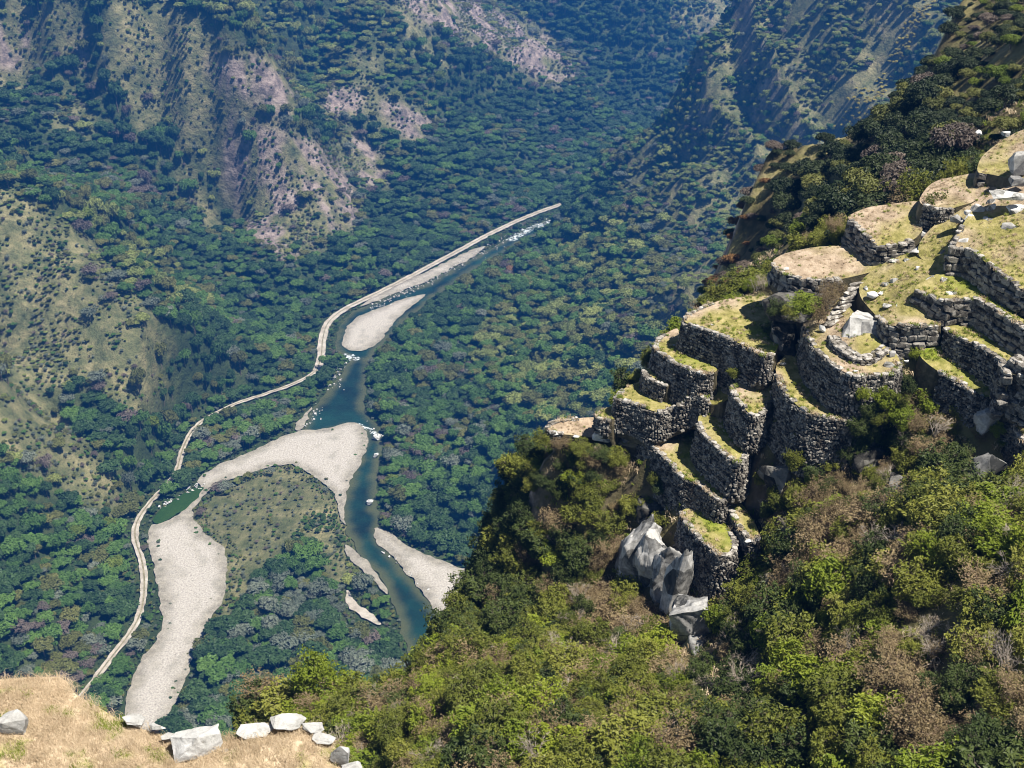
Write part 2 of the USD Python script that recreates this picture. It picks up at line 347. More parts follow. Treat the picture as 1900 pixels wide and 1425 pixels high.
cx, cy = np.meshgrid(np.linspace(-690, 450, 150), np.linspace(370, 2010, 200))
cz = _rbf(np.stack([cx.ravel(), cy.ravel()], 1)).reshape(cx.shape)
ZZ = map_coordinates(cz, [(YY - 370) / 1640 * 199, (XX + 690) / 1140 * 149], order=3, mode='nearest')
sp = shp_points(XX, YY)
prepare(FLOOR)
dfl = distance(FLOOR, sp)
slope0 = np.hypot(*np.gradient(ZZ, GY, GX))
P3 = np.stack([XX, YY, 0 * XX], -1)
rough_k = smooth(10, 60, dfl)
right_side = smooth(0, 60, XX - (-60 + (YY - 900) * 0.32)) * (YY > 520)
ribs = np.abs(noise(np.stack([YY / 58 + 0.9 * fbm(P3 / 60, 3, 5) + XX / 150, XX / 240, 0 * XX], -1), 3) * 2 - 1)
cliffy = smooth(95, 165, ZZ) * right_side
ZZ = ZZ + rough_k * (26 * (fbm(P3 / 95, 5, 11) - 0.5) + 7 * (fbm(P3 / 22, 3, 17) - 0.5))
ribs2 = np.abs(noise(np.stack([XX / 55 + 0.9 * fbm(P3 / 50, 3, 8) - YY / 130, YY / 220, 0 * XX], -1), 9) * 2 - 1)
ZZ = ZZ - rough_k * (1 - right_side) * smooth(30, 90, ZZ) * (ribs2 * 40 - 14)
rib_u = (XX + 0.25 * YY) / 42 + 0.9 * fbm(P3 / 90, 3, 41) + 0.22 * fbm(P3 / 20, 3, 43)
rib_t = rib_u - np.floor(rib_u)
rib_w = np.where(rib_t < 0.5, rib_t / 0.5, (1 - rib_t) / 0.5)
rib_h = 8 + 24 * noise(np.stack([np.floor(rib_u + 0.5), YY / 110, 0 * XX], -1), 7)
ZZ = ZZ + rough_k * right_side * smooth(60, 140, ZZ) * rib_h * (rib_w - 0.5)     # buttresses running down the right-hand wall
ribs3 = np.abs(noise(np.stack([YY / 40 + XX / 90 + 0.9 * fbm(P3 / 45, 3, 28), XX / 150, 0 * XX], -1), 19) * 2 - 1)
ZZ = ZZ - rough_k * right_side * smooth(12, 60, ZZ) * (1 - cliffy) * (ribs3 * 14 - 5)
ZZ = np.where(dfl <= 0, 0, np.minimum(np.maximum(ZZ, 0.0), 415)) * smooth(-1, 18, dfl) + 0.5 * (fbm(P3 / 12, 3, 3) - 0.5) * smooth(0, 6, dfl)
for pts, wd in ((ROAD1, 4.6), (ROAD2, 6.5)):
    rd = distance(LineString(pix_poly(pts)), sp)
    ZZ = ZZ * smooth(wd * 0.5 + 3.5, wd * 0.5 + 20, rd)
FAR_Z = ZZ


def far_z(x, y):
    iy = np.interp(y, GY, np.arange(len(GY)))
    ix = (np.asarray(x) - GX[0]) / 3.5
    return map_coordinates(FAR_Z, [iy, ix], order=1, mode='nearest')


# masks, surveyed from the photograph and stored as ground cover of the terrain itself
px, py, pw = project(np.stack([XX, YY, ZZ], -1))


def cover(polys, soft=22.0):
    m = np.zeros_like(px)
    for pts in polys:
        pg = Polygon(pts)
        prepare(pg)
        near = (np.abs(px - 950) < 1500) & (np.abs(py - 700) < 1200)
        d = np.full_like(px, 999.0)
        q = shp_points(px[near], py[near])
        d[near] = distance(pg, q)
        m = np.maximum(m, 1 - smooth(0, soft, d))
    return m


wob = fbm(P3 / 35, 4, 21)
GRASS = [[(-60, 340), (60, 395), (160, 465), (250, 550), (295, 630), (290, 720), (250, 740), (180, 700), (90, 700), (-60, 660)], [(-60, 690), (30, 730), (110, 800), (190, 890), (200, 930), (130, 900), (60, 850), (-60, 790)],
         [(385, 940), (470, 888), (540, 872), (600, 900), (628, 950), (640, 1060), (600, 1020), (560, 960), (500, 1010), (440, 1060), (425, 1150), (410, 1010), (365, 960)],
         [(230, 20), (330, 110), (430, 195), (540, 265), (560, 300), (430, 240), (330, 160), (240, 90)], [(130, 190), (150, 215), (150, 245), (110, 225)],
         [(300, 20), (420, 90), (500, 130), (530, 200), (460, 160), (330, 80)]]
BROWN = [[(-60, -60), (110, -60), (250, 110), (400, 245), (420, 430), (330, 330), (200, 210), (60, 170), (-60, 140)], [(560, 90), (760, 30), (830, 140), (760, 260), (680, 300), (600, 200)]]
ROCKS = [[(430, 255), (500, 250), (580, 280), (640, 345), (650, 400), (590, 440), (530, 465), (470, 420), (425, 330)], [(395, 125), (470, 118), (530, 165), (520, 205), (450, 160)],
         [(700, -20), (860, 0), (920, 30), (1000, 75), (1060, 130), (1030, 140), (930, 90), (850, 55), (780, 20)], [(-40, 40), (40, 70), (70, 120), (0, 110)], [(100, 20), (140, 60), (150, 110), (90, 60)],
         [(620, 170), (660, 180), (650, 210), (615, 200)], [(640, 260), (690, 290), (700, 330), (660, 320)], [(720, 200), (790, 230), (770, 250)]]
m_grass = np.clip(np.maximum(cover(GRASS, 40) * (0.6 + 0.8 * smooth(0.35, 0.6, wob)), cover(BROWN, 40) * (0.1 + 0.75 * smooth(0.46, 0.62, wob))), 0, 1)
m_rock = np.clip(cover(ROCKS, 30) * smooth(0.36, 0.56, fbm(P3 / 14, 4, 31)) * 1.1, 0, 1)
m_grass = np.maximum(m_grass, cover(ROCKS, 50) * 0.75)
sl = np.hypot(*np.gradient(ZZ, GY, GX))
m_grass = np.maximum(m_grass, right_side * smooth(40, 100, ZZ) * (0.6 + 0.4 * smooth(0.40, 0.56, wob)))
m_rock = np.maximum(m_rock, smooth(1.7, 2.8, sl) * right_side * smooth(0.4, 0.6, fbm(P3 / 25, 3, 71)) * 0.6)


def grid_faces(ny, nx):
    i, j = np.meshgrid(np.arange(ny - 1), np.arange(nx - 1), indexing='ij')
    a = i * nx + j
    return np.stack([a, a + 1, a + nx + 1, a + nx], -1).reshape(-1, 4)


V = np.stack([XX, YY, ZZ - 0.4], -1).reshape(-1, 3)
g = put('mountainside', (V, grid_faces(*XX.shape)), M_FAR, smooth_=True, attrs={'m1': m_grass.ravel(), 'm2': m_rock.ravel()})
tag(g, 'steep wooded mountain spurs enclosing the deep river gorge', 'mountainside', kind='structure')


# ------------------------------------------------------------------ gorge floor: river, gravel, road
def sheet(name, pts, z, mat, label, cat, kind='structure', rag=1.2, n=2, grid=None, dome_h=0.0, seed=0):
    xy = chaikin(pix_poly(pts), n)
    d = np.hypot(*(np.roll(xy, -1, 0) - xy).T)
    out = []
    for i in range(len(xy)):                                      # ragged waterline
        k = max(1, int(d[i] / 2.0))
        for t in range(k):
            out.append(xy[i] + (xy[(i + 1) % len(xy)] - xy[i]) * t / k)
    out = np.array(out)
    p = np.c_[out, np.zeros(len(out))]
    out = out + rag * np.c_[fbm(p / 6, 4, seed) - 0.5, fbm(p / 6, 4, seed + 7) - 0.5] * 4
    pg = Polygon(out).buffer(0)
    if pg.geom_type != 'Polygon':
        pg = max(pg.geoms, key=lambda q: q.area)
    if mat in (M_GRAVEL, M_WATER):                                # inner points carry the distance from the edge
        from scipy.spatial import Delaunay
        rim = np.array(pg.exterior.coords)[:-1]
        x0, y0, x1, y1 = pg.bounds
        gx, gy = np.meshgrid(np.arange(x0, x1, 2.2), np.arange(y0, y1, 2.2))
        k = contains_xy(pg.buffer(-0.8), gx, gy)
        q = np.vstack([rim, np.c_[gx[k], gy[k]]])
        tri = Delaunay(q).simplices
        cen = q[tri].mean(1)
        tri = tri[contains_xy(pg, cen[:, 0], cen[:, 1])]
        A, B, C = q[tri[:, 0]], q[tri[:, 1]], q[tri[:, 2]]
        ar = (B[:, 0] - A[:, 0]) * (C[:, 1] - A[:, 1]) - (B[:, 1] - A[:, 1]) * (C[:, 0] - A[:, 0])
        tri = np.where((ar < 0)[:, None], tri[:, ::-1], tri)
        d = distance(pg.exterior, shp_points(q))
        q3 = np.c_[q, np.zeros(len(q))]
        if mat is M_GRAVEL:
            m1 = np.clip((1 - smooth(0.5, 10, d + 9 * (fbm(q3 / 9, 3, 12) - 0.5))) * 0.75, 0, 1)            # silty margins
            m2 = smooth(0.62, 0.8, 0.5 + 0.5 * np.sin(d * 0.45 + 16 * fbm(q3 / 26, 4, 13))) * smooth(0.48, 0.62, fbm(q3 / 12, 4, 14)) * 0.45      # old flow lines
            zz = z + 0.35 * smooth(0, 6, d) + 0.25 * (fbm(q3 / 5, 3, 15) - 0.5)
        else:
            m1 = 1 - smooth(0.5, 8, d + 7 * (fbm(q3 / 10, 3, 16) - 0.5))                                   # shallows
            m2 = 0 * d
            zz = np.full(len(q), z)
        pr = put(name, (np.c_[q, zz], tri), mat, smooth_=True, attrs={'m1': m1, 'm2': m2})
    else:
        v, f = trimesh.creation.triangulate_polygon(pg, engine='earcut')
        m = trimesh.Trimesh(np.c_[v, np.full(len(v), z)], f, process=False)
        if len(f) and m.face_normals[0][2] < 0:
            m.invert()
        pr = put(name, m, mat)
    tag(pr, label, cat, None, kind)
    return pg


RIVER_PX = [(770, 1240), (738, 1150), (722, 1100), (698, 1065), (662, 1020), (638, 985), (638, 930), (648, 890), (662, 865), (668, 840), (676, 822), (674, 802), (655, 790), (600, 801), (568, 806), (560, 796), (583, 755), (608, 725),
            (636, 692), (652, 664), (628, 655), (620, 640), (630, 605), (648, 582), (700, 558), (750, 540), (800, 525), (850, 493), (900, 468), (960, 434), (1000, 414), (1060, 392), (1105, 372),
            (1112, 386), (1065, 404), (1003, 433), (965, 452), (932, 470), (895, 490), (845, 524), (805, 552), (770, 580), (735, 610), (715, 640), (692, 655), (682, 685), (677, 725), (676, 760), (690, 780), (712, 800),
            (706, 850), (700, 880), (698, 930), (708, 960), (700, 985), (724, 1030), (765, 1080), (804, 1130), (830, 1155), (850, 1230), (815, 1270)]
river = sheet('river', RIVER_PX, 0.25, M_WATER, 'dark teal river winding along the gorge floor between gravel bars', 'river', seed=1)
BAR1 = [(225, 1370), (232, 1300), (252, 1240), (296, 1185), (303, 1150), (292, 1090), (285, 1040), (272, 1000), (278, 974), (300, 975), (345, 945), (378, 905), (362, 892), (400, 865), (440, 852), (500, 822), (560, 798), (600, 800),
        (640, 784), (667, 786), (684, 805), (685, 832), (669, 856), (667, 872), (650, 890), (641, 930), (643, 978), (632, 965), (626, 925), (610, 905), (585, 888), (555, 868), (535, 862), (500, 868), (465, 880), (420, 893), (388, 910),
        (362, 938), (357, 962), (378, 988), (405, 1008), (420, 1022), (422, 1080), (412, 1130), (388, 1150), (368, 1200), (352, 1240), (338, 1280), (312, 1330), (290, 1370)]
bar1 = sheet('gravel_bar', BAR1, 0.8, M_GRAVEL, 'long pale horseshoe gravel bar curving round the scrubby island', 'gravel bar', seed=2)
BAR2 = [(690, 990), (697, 978), (718, 984), (760, 1018), (830, 1048), (885, 1062), (890, 1110), (840, 1165), (812, 1140), (788, 1108), (745, 1050), (702, 1012)]
bar2 = sheet('gravel_bar', BAR2, 0.8, M_GRAVEL, 'pale gravel beach under the trees on the right bank', 'gravel bar', seed=3)
BAR3 = [(634, 648), (636, 622), (652, 598), (668, 586), (720, 566), (772, 548), (796, 545), (752, 578), (722, 610), (704, 640), (668, 655)]
bar3 = sheet('gravel_bar', BAR3, 0.8, M_GRAVEL, 'tongue-shaped grey gravel bar in the middle of the river', 'gravel bar', seed=4)
BAR4 = [(640, 1008), (664, 1028), (700, 1066), (722, 1102), (716, 1104), (690, 1075), (660, 1050), (640, 1040)]
bar4 = sheet('gravel_bar', BAR4, 0.8, M_GRAVEL, 'narrow gravel strip on the island shore facing the beach', 'gravel bar', seed=5)
BAR5 = [(638, 1095), (652, 1110), (680, 1138), (706, 1155), (700, 1162), (668, 1148), (642, 1122)]
bar5 = sheet('gravel_bar', BAR5, 0.85, M_ROAD, 'thin sandy strip crossing the low bushes of the island', 'gravel bar', seed=6)
BAR6 = [(540, 800), (566, 770), (580, 752), (572, 775), (560, 800)]
bar6 = sheet('gravel_bar', BAR6, 0.75, M_GRAVEL, 'small pebble spit at the foot of the teal pool', 'gravel bar', seed=7)
BAR7 = [(660, 572), (720, 536), (790, 506), (835, 484), (880, 462), (905, 455), (880, 478), (838, 498), (800, 522), (745, 540), (690, 564)]
bar7 = sheet('gravel_bar', BAR7, 0.8, M_GRAVEL, 'stony grey shore between the upper road and the river', 'gravel bar', seed=8)
pond = sheet('pond', [(282, 968), (300, 945), (340, 916), (379, 902), (375, 916), (350, 942), (312, 968), (292, 974)], 1.0, M_POND, 'small still green pond beside the gravel bar', 'pond', rag=0.8, seed=9)
pond2 = sheet('pond', [(236, 1255), (242, 1246), (252, 1245), (248, 1253), (240, 1258)], 1.0, M_POND, 'tiny brown-green puddle among bushes near the road', 'pond', rag=0.3, seed=19)
for k, (pts, lab) in enumerate([([(632, 655), (655, 657), (675, 668), (650, 668), (636, 676), (628, 668)], 'white rapids below the tongue-shaped gravel bar'),
                                ([(652, 785), (678, 790), (704, 806), (690, 812), (684, 800)], 'white riffle at the head of the narrow channel'),
                                ([(935, 440), (965, 428), (1010, 412), (1050, 398), (1060, 396), (1020, 414), (975, 436), (945, 452)], 'broken white water far upstream below the road')]):
    sheet('rapids', pts, 0.5, M_FOAM, lab, 'rapids', 'stuff', rag=1.6, seed=40 + k)

roads = []
for pts, wd, lab in ((ROAD1, 3.9, 'pale dirt road winding along the left bank through trees'), (ROAD2, 6.5, 'straight pale dirt road climbing the far gorge beside the river')):
    line = LineString(chaikin(pix_poly(pts), 3, closed=False))
    pg = line.buffer(wd / 2, cap_style=2)
    ext = np.array(pg.segmentize(1.5).exterior.coords)[:-1]
    e3 = np.c_[ext, np.zeros(len(ext))]
    ext = ext + 1.7 * np.c_[fbm(e3 / 5, 3, 81) - 0.5, fbm(e3 / 5, 3, 82) - 0.5] + 1.2 * np.c_[fbm(e3 / 25, 2, 83) - 0.5, fbm(e3 / 25, 2, 84) - 0.5]
    pg = max(getattr(Polygon(ext).buffer(0), 'geoms', [Polygon(ext).buffer(0)]), key=lambda g_: g_.area)
    v, f = trimesh.creation.triangulate_polygon(pg, engine='earcut')
    m = trimesh.Trimesh(np.c_[v, np.full(len(v), 1.25 if wd < 5 else 1.4)], f, process=False)
    if m.face_normals[0][2] < 0:
        m.invert()
    tag(put('road', m, M_ROAD), lab, 'road', None, 'structure')
    roads.append(pg)
    mid = line.buffer(0.45, cap_style=2)
    v, f = trimesh.creation.triangulate_polygon(mid, engine='earcut')
    m = trimesh.Trimesh(np.c_[v, np.full(len(v), 1.35 if wd < 5 else 1.5)], f, process=False)
    if m.face_normals[0][2] < 0:
        m.invert()
    tag(put('road_centre_strip', m, M_STRIP), 'weedy strip between the wheel tracks of the ' + ('winding lower road' if wd < 5 else 'straight upper road'), 'road strip', None, 'structure')
for pg in roads:
    pass


# ------------------------------------------------------------------ rocks
def rock(seed, size, sub=2, facets=16, rough=0.05):
    """A boulder: hull of scattered points, split and roughened, about the size given, standing on z = 0."""
    r = np.random.default_rng(seed)
    d = r.normal(size=(facets, 3))
    d /= np.linalg.norm(d, axis=1)[:, None]
    d = np.sign(d) * np.abs(d) ** 0.75 * r.uniform(0.8, 1.08, (facets, 1))
    h = trimesh.Trimesh(d, ConvexHull(d).simplices, process=True)
    h.fix_normals()
    for _ in range(sub):
        h = h.subdivide()
    v = np.array(h.vertices)
    n = np.array(h.vertex_normals)
    v = v + n * ((fbm(v * 1.7 + seed, 5, seed) - 0.5) * rough * 4)[:, None]
    cr = np.abs(noise(v * 1.9 + seed * 1.7, seed + 3) - 0.5)
    v = v - n * (np.maximum(0, 0.06 - cr) * 0.7)[:, None]
    v = (v - v.min(0)) / (v.max(0) - v.min(0)) - [0.5, 0.5, 0]
    return trimesh.Trimesh(v * np.array(size), h.faces, process=False)


def boulder(name, x, y, w, h, drop, mat, label, cat='boulder', group=None, seed=0, deep=0.85, yaw=None, tilt=0.0, sub=2, sink=0.15, rough=0.05):
    """x, y: pixel of the rock's foot; w, h: its size in pixels; drop: metres below the camera."""
    p = at_z(np.array(x), np.array(y), CAM_Z - drop)
    k = project(p)[2] / FOC
    r = np.random.default_rng(seed + 1000)
    wm = w * k
    sd = (CAM_Z - p[2]) / np.linalg.norm(p - CAM)
    hm = max(0.3 * h * k, (h * k - 0.8 * wm * deep * sd) / math.sqrt(1 - sd * sd))
    m = rock(seed, (wm, wm * deep, hm * (1 + sink)), sub, 14, rough)
    m.apply_translation((0, 0, -hm * sink))
    if tilt:
        m.apply_transform(trimesh.transformations.rotation_matrix(tilt, [0, 1, 0]))
    m.apply_transform(trimesh.transformations.rotation_matrix(r.uniform(-0.4, 0.4) if yaw is None else yaw, [0, 0, 1]))
    m.apply_translation(p + [0, wm * deep * 0.3, 0])
    pr = put(name, m, mat, smooth_=35)
    tag(pr, label, cat, group)
    return m


# ------------------------------------------------------------------ terraces
# each vertex: pixel x, pixel y, metres below the camera, freshness of the grass, metres below the camera of the wall foot (0: no wall on this edge)
T = {
    'round': ([(1440, 549, 38, 0, 0), (1400, 549, 38, 0, 0), (1340, 555, 38, 0, 41), (1290, 574, 38, .05, 40.6), (1266, 590, 38, .2, 40.2), (1272, 599, 38, .35, 40.2), (1300, 609, 38, .35, 40.5), (1330, 619, 38, .45, 40.8),
               (1360, 632, 38, .7, 41.8), (1385, 643, 38, .8, 41.8), (1402, 651, 38, .85, 40.4), (1421, 664, 38, .8, 39.8), (1440, 655, 38, 1, 39.8), (1452, 620, 38, 1, 0), (1455, 590, 38, .8, 0), (1450, 560, 38, .1, 0)],
              'broad round terrace with pinkish-brown dry top and lime green corner', 'tall curved stone wall holding the broad round terrace'),
    'crescent': ([(1262, 606, 40.3, .3, 0), (1240, 615, 40.3, .1, 41.6), (1222, 628, 40.3, .2, 42.2), (1212, 642, 40.3, .4, 42.6), (1225, 656, 40.3, .6, 43), (1255, 676, 40.3, .7, 43.1), (1290, 690, 40.3, .7, 42.6), (1312, 695, 40.3, .5, 42.2), (1329, 690, 40.3, .5, 41.8),
                  (1332, 684, 40.3, .7, 0), (1300, 665, 40.3, .8, 0), (1275, 650, 40.3, .8, 0), (1258, 636, 40.3, .6, 0)],
                 'crescent terrace of yellow-green grass wrapped below the round terrace', 'curved stone wall under the crescent terrace'),
    'sliver': ([(1214, 684, 42, .3, 0), (1196, 682, 42, .2, 43.4), (1192, 692, 42, .3, 43.4), (1202, 703, 42, .3, 43.4), (1222, 713, 42, .3, 43.4), (1240, 718, 42, .3, 43.3), (1246, 712, 42, .4, 0), (1226, 702, 42, .4, 0)],
               'sliver of dry turf on a ledge at the foot of the crescent wall', 'low curved ledge wall at the foot of the crescent wall'),
    'apron': ([(1190, 708, 43.3, .4, 0), (1163, 716, 43.3, .2, 44.6), (1142, 733, 43.3, .3, 45.2), (1142, 742, 43.3, .3, 45.6), (1165, 745, 43.3, .4, 45.8), (1195, 756, 43.3, .6, 45.8), (1216, 764, 43.3, .6, 45.6), (1238, 764, 43.3, .5, 45.2), (1258, 752, 43.3, .5, 45),
               (1275, 735, 43.3, .7, 0), (1235, 735, 43.3, .8, 0), (1208, 722, 43.3, .8, 0), (1196, 706, 43.3, .7, 0)],
              'flat green apron terrace at the left end, above the tall dark wall', 'tall dark stone wall under the left apron terrace'),
    'nose': ([(1139, 752, 44.7, .5, 0), (1121, 757, 44.7, .4, 45.6), (1104, 769, 44.7, .4, 45.7), (1108, 776, 44.7, .4, 45.7), (1122, 780, 44.7, .4, 45.7), (1138, 778, 44.7, .4, 45.7), (1150, 770, 44.7, .5, 0), (1150, 756, 44.7, .5, 0)],
             'tiny half-moon terrace poking out left of the tall dark wall', 'small rounded wall of the half-moon terrace'),
    'path': ([(1120, 772, 46.2, 0, 0), (1085, 775, 46.2, 0, 47), (1050, 778, 46.2, 0, 47), (1020, 784, 46.2, 0, 47), (1014, 792, 46.2, 0, 47), (1022, 802, 46.2, 0, 47), (1050, 806, 46.4, 0, 47), (1100, 812, 46.8, .1, 0), (1150, 824, 47, .1, 0), (1185, 835, 47, .1, 0), (1190, 800, 46.2, .1, 0)],
             'bare pinkish earth platform at the leftmost tip of the terraces', 'low stone edging of the bare leftmost platform'),
    'wedge': ([(1246, 762, 43.4, .6, 45.0), (1268, 746, 42.6, .7, 44.6), (1292, 728, 41.9, .8, 44.2), (1306, 738, 41.9, .8, 44), (1322, 753, 42.6, .8, 43.6), (1345, 745, 41.9, .9, 0), (1364, 730, 41.8, .9, 0), (1362, 716, 41.8, .8, 0), (1330, 712, 41.8, .6, 0), (1300, 716, 41.8, .6, 0), (1280, 728, 42.2, .6, 0)],
              'small bright green wedge terrace between the crescent wall and the stepped walls', 'peaked stone wall in front of the bright green wedge terrace'),
    'shelf': ([(1357, 725, 40.7, .3, 43.2), (1362, 710, 40.7, .3, 43.0), (1374, 699, 40.6, .4, 0), (1412, 684, 40.3, .5, 0), (1440, 660, 39.4, .3, 0), (1448, 690, 39.9, .4, 0), (1440, 730, 40.7, .5, 42.8), (1420, 765, 41.0, .5, 43.2), (1400, 775, 41, .3, 43.4), (1388, 767, 40.8, .3, 43.4), (1372, 746, 40.7, .3, 43.3)],
              'straw and green shelf terrace between the round terrace and the long curved wall', 'steep stone wall under the shelf terrace, above the lower lawn'),
    'lawn': ([(1293, 775, 43.3, .4, 46), (1308, 756, 43.3, .5, 0), (1330, 742, 43.3, .9, 0), (1357, 735, 43.2, 1, 0), (1357, 780, 43.3, .9, 0), (1375, 805, 43.5, .8, 0), (1392, 822, 43.7, .5, 45.5), (1385, 845, 43.8, .7, 46.6), (1374, 861, 43.8, .3, 46.4), (1361, 857, 43.8, .3, 46.4), (1338, 836, 43.6, .5, 46.2), (1319, 820, 43.5, .6, 46), (1300, 800, 43.4, .6, 46)],
             'sloping lime lawn terrace below the shelf terrace', 'grey stone wall below the sloping lime lawn'),
    'ramp': ([(1182, 808, 46, 0, 48.5), (1215, 803, 46, 0, 0), (1250, 798, 46, 0, 0), (1292, 790, 46, .2, 0), (1293, 842, 46, .9, 0), (1314, 872, 46.1, .9, 0), (1334, 880, 46.2, .8, 0), (1360, 905, 46.4, .8, 48), (1356, 918, 46.6, .8, 48), (1340, 934, 46.7, .6, 48.2), (1322, 920, 46.6, .5, 48.4),
              (1304, 903, 46.5, .6, 48.4), (1284, 893, 46.4, .5, 48.6), (1264, 885, 46.3, .3, 49.5), (1246, 862, 46.2, .4, 49.5), (1217, 834, 46.1, .2, 49.3), (1196, 818, 46, .1, 49)],
             'long ramp terrace, brown at its head and green along the wall', 'ivy-grown stone wall beneath the long ramp terrace'),
    'bottom': ([(1262, 946, 48.4, .2, 51.5), (1290, 940, 48.4, .6, 0), (1323, 934, 48.4, .6, 0), (1344, 965, 48.4, 1, 50), (1367, 1003, 48.4, 1, 51.5), (1362, 1025, 48.4, .9, 52), (1338, 1034, 48.4, .4, 52.4), (1311, 1011, 48.4, .4, 52.6), (1285, 985, 48.4, .3, 52.6), (1266, 963, 48.4, .2, 52.2)],
               'lowest terrace, a bright green wedge hanging over the rock slabs', 'tall tapering stone wall under the lowest bright green terrace'),
    'strip': ([(1342, 921, 47.3, .3, 48.6), (1362, 916, 47.3, .4, 0), (1385, 945, 47.5, .5, 0), (1410, 985, 47.9, .5, 49), (1402, 1008, 48, .4, 49), (1385, 1000, 48, .4, 48.8), (1366, 966, 47.7, .4, 48.7), (1350, 940, 47.5, .4, 48.6)],
              'narrow overgrown grass strip right of the lowest terrace', 'low crumbled wall right of the lowest terrace'),
    'curve': ([(1437, 681, 39.1, .2, 42.6), (1452, 664, 38.8, .3, 0), (1482, 632, 38.0, .2, 0), (1496, 640, 38.6, .6, 0), (1500, 700, 39.2, .9, 0), (1540, 742, 39.3, .8, 0), (1570, 772, 39.4, .7, 0), (1584, 772, 39.4, .5, 42), (1577, 780, 39.4, .3, 42.9), (1556, 779, 39.4, .3, 43.2), (1538, 776, 39.4, .3, 43.4), (1500, 767, 39.3, .3, 43.6), (1478, 753, 39.3, .3, 43.6), (1462, 734, 39.2, .3, 43.4), (1448, 714, 39.1, .3, 43.2)],
              'long curving straw-green terrace above the big vine-hung wall', 'big curved vine-hung wall below the long curving terrace'),
    'court': ([(1487, 601, 36.7, .1, 38.8), (1500, 588, 36.4, .2, 0), (1535, 570, 35.8, .2, 0), (1560, 550, 35.2, .2, 0), (1600, 600, 35.4, .5, 0), (1640, 640, 35.9, .5, 0), (1668, 660, 36.0, .5, 38.5), (1672, 690, 36.5, .5, 40), (1645, 698, 36.5, .4, 41), (1612, 694, 36.4, .4, 41.6), (1588, 701, 36.4, .3, 41), (1561, 688, 36.4, .3, 39.4), (1538, 673, 36.4, .3, 39.2), (1513, 647, 36.5, .3, 39.0), (1496, 622, 36.6, .3, 38.9)],
              'sunny terrace around the big grey boulder and its low ring wall', 'stone wall with shaded face below the boulder terrace'),
    'slope': ([(1612, 572, 34.9, .3, 36), (1590, 545, 34.4, .2, 0), (1600, 515, 33.9, .3, 0), (1640, 488, 33.2, .2, 0), (1690, 466, 32.4, .4, 0), (1778, 462, 31.5, .4, 0), (1778, 498, 32.2, .8, 0), (1715, 530, 33.0, .6, 0), (1735, 575, 33.9, .4, 0), (1752, 606, 34.4, .3, 36.2), (1720, 606, 34.3, .3, 36.2), (1690, 604, 34.3, .3, 36.4), (1657, 605, 34.4, .3, 36.4), (1640, 600, 34.7, .4, 36.3)],
              'stone-strewn grassy slope above the boulder terrace', 'stout wall of large stones below the stone-strewn slope'),
    'pocket': ([(1700, 655, 35.9, .8, 0), (1720, 645, 35.8, .9, 0), (1762, 640, 35.8, 1, 0), (1800, 672, 36.1, .9, 0), (1845, 700, 36.4, .8, 0), (1872, 712, 36.6, .5, 0), (1850, 738, 37, .5, 38.5), (1815, 738, 37, .4, 39), (1790, 716, 36.8, .5, 39), (1762, 700, 36.6, .5, 39.4), (1731, 684, 36.4, .5, 39)],
               'lush green strip terrace below the long right-hand wall', 'half-buried wall below the lush green strip'),
    'second': ([(1750, 606, 34.5, .5, 36), (1768, 595, 34.4, .8, 0), (1800, 580, 34.2, .9, 0), (1818, 603, 34.4, .9, 0), (1860, 635, 34.5, .9, 0), (1930, 670, 34.6, .7, 0), (1930, 715, 35.3, .4, 0), (1878, 680, 34.8, .3, 37), (1840, 655, 34.6, .3, 36.5), (1800, 633, 34.5, .3, 36.2), (1770, 620, 34.5, .4, 36)],
               'second grass terrace from the right edge, straw lip and green back', 'long speckled stone wall above the lush green strip'),
    'third': ([(1692, 536, 32.9, .3, 34.0), (1720, 520, 32.6, .4, 0), (1765, 490, 32.3, 1, 0), (1795, 512, 32.5, 1, 0), (1850, 560, 32.7, 1, 0), (1930, 612, 33, .9, 0), (1930, 640, 33.3, .3, 35.2), (1900, 608, 32.8, .3, 34.7), (1860, 584, 32.7, .3, 34.6), (1830, 562, 32.6, .3, 34.4), (1811, 554, 32.6, .4, 34.3), (1780, 556, 32.7, .4, 34.2), (1752, 560, 32.8, .4, 34.3), (1722, 550, 33, .4, 34.2)],
              'third terrace with a vivid green band under the dark upper wall', 'wall of rounded boulders with a niche, below the vivid green band'),
    'upper': ([(1762, 464, 30.7, .2, 32.4), (1772, 440, 30.2, .2, 32), (1790, 410, 29.6, .2, 31.3), (1815, 380, 29.0, .2, 0), (1850, 350, 28.3, .2, 0), (1930, 330, 27.3, .2, 0), (1930, 560, 31.6, .5, 33.6), (1900, 541, 31.3, .5, 33.3), (1868, 516, 31.0, .4, 33), (1835, 492, 30.8, .5, 32.8), (1806, 467, 30.6, .4, 32.6), (1785, 460, 30.6, .3, 32.5)],
              'uppermost rocky meadow at the right edge, strewn with boulders', 'dark shaded wall of large blocks under the rocky meadow'),
    'meadow': ([(1704, 448, 31.6, .3, 0), (1740, 412, 30.8, .3, 0), (1768, 388, 30.0, .3, 0), (1800, 362, 29.3, .2, 0), (1830, 338, 28.8, .2, 0), (1862, 340, 28.4, .2, 0), (1855, 400, 29.6, .2, 0), (1800, 440, 30.6, .3, 0), (1790, 478, 31.4, .4, 0), (1740, 490, 32.3, .5, 0), (1702, 480, 32.5, .4, 0)],
               'grassy patch between the shrub and the rocky meadow', ''),
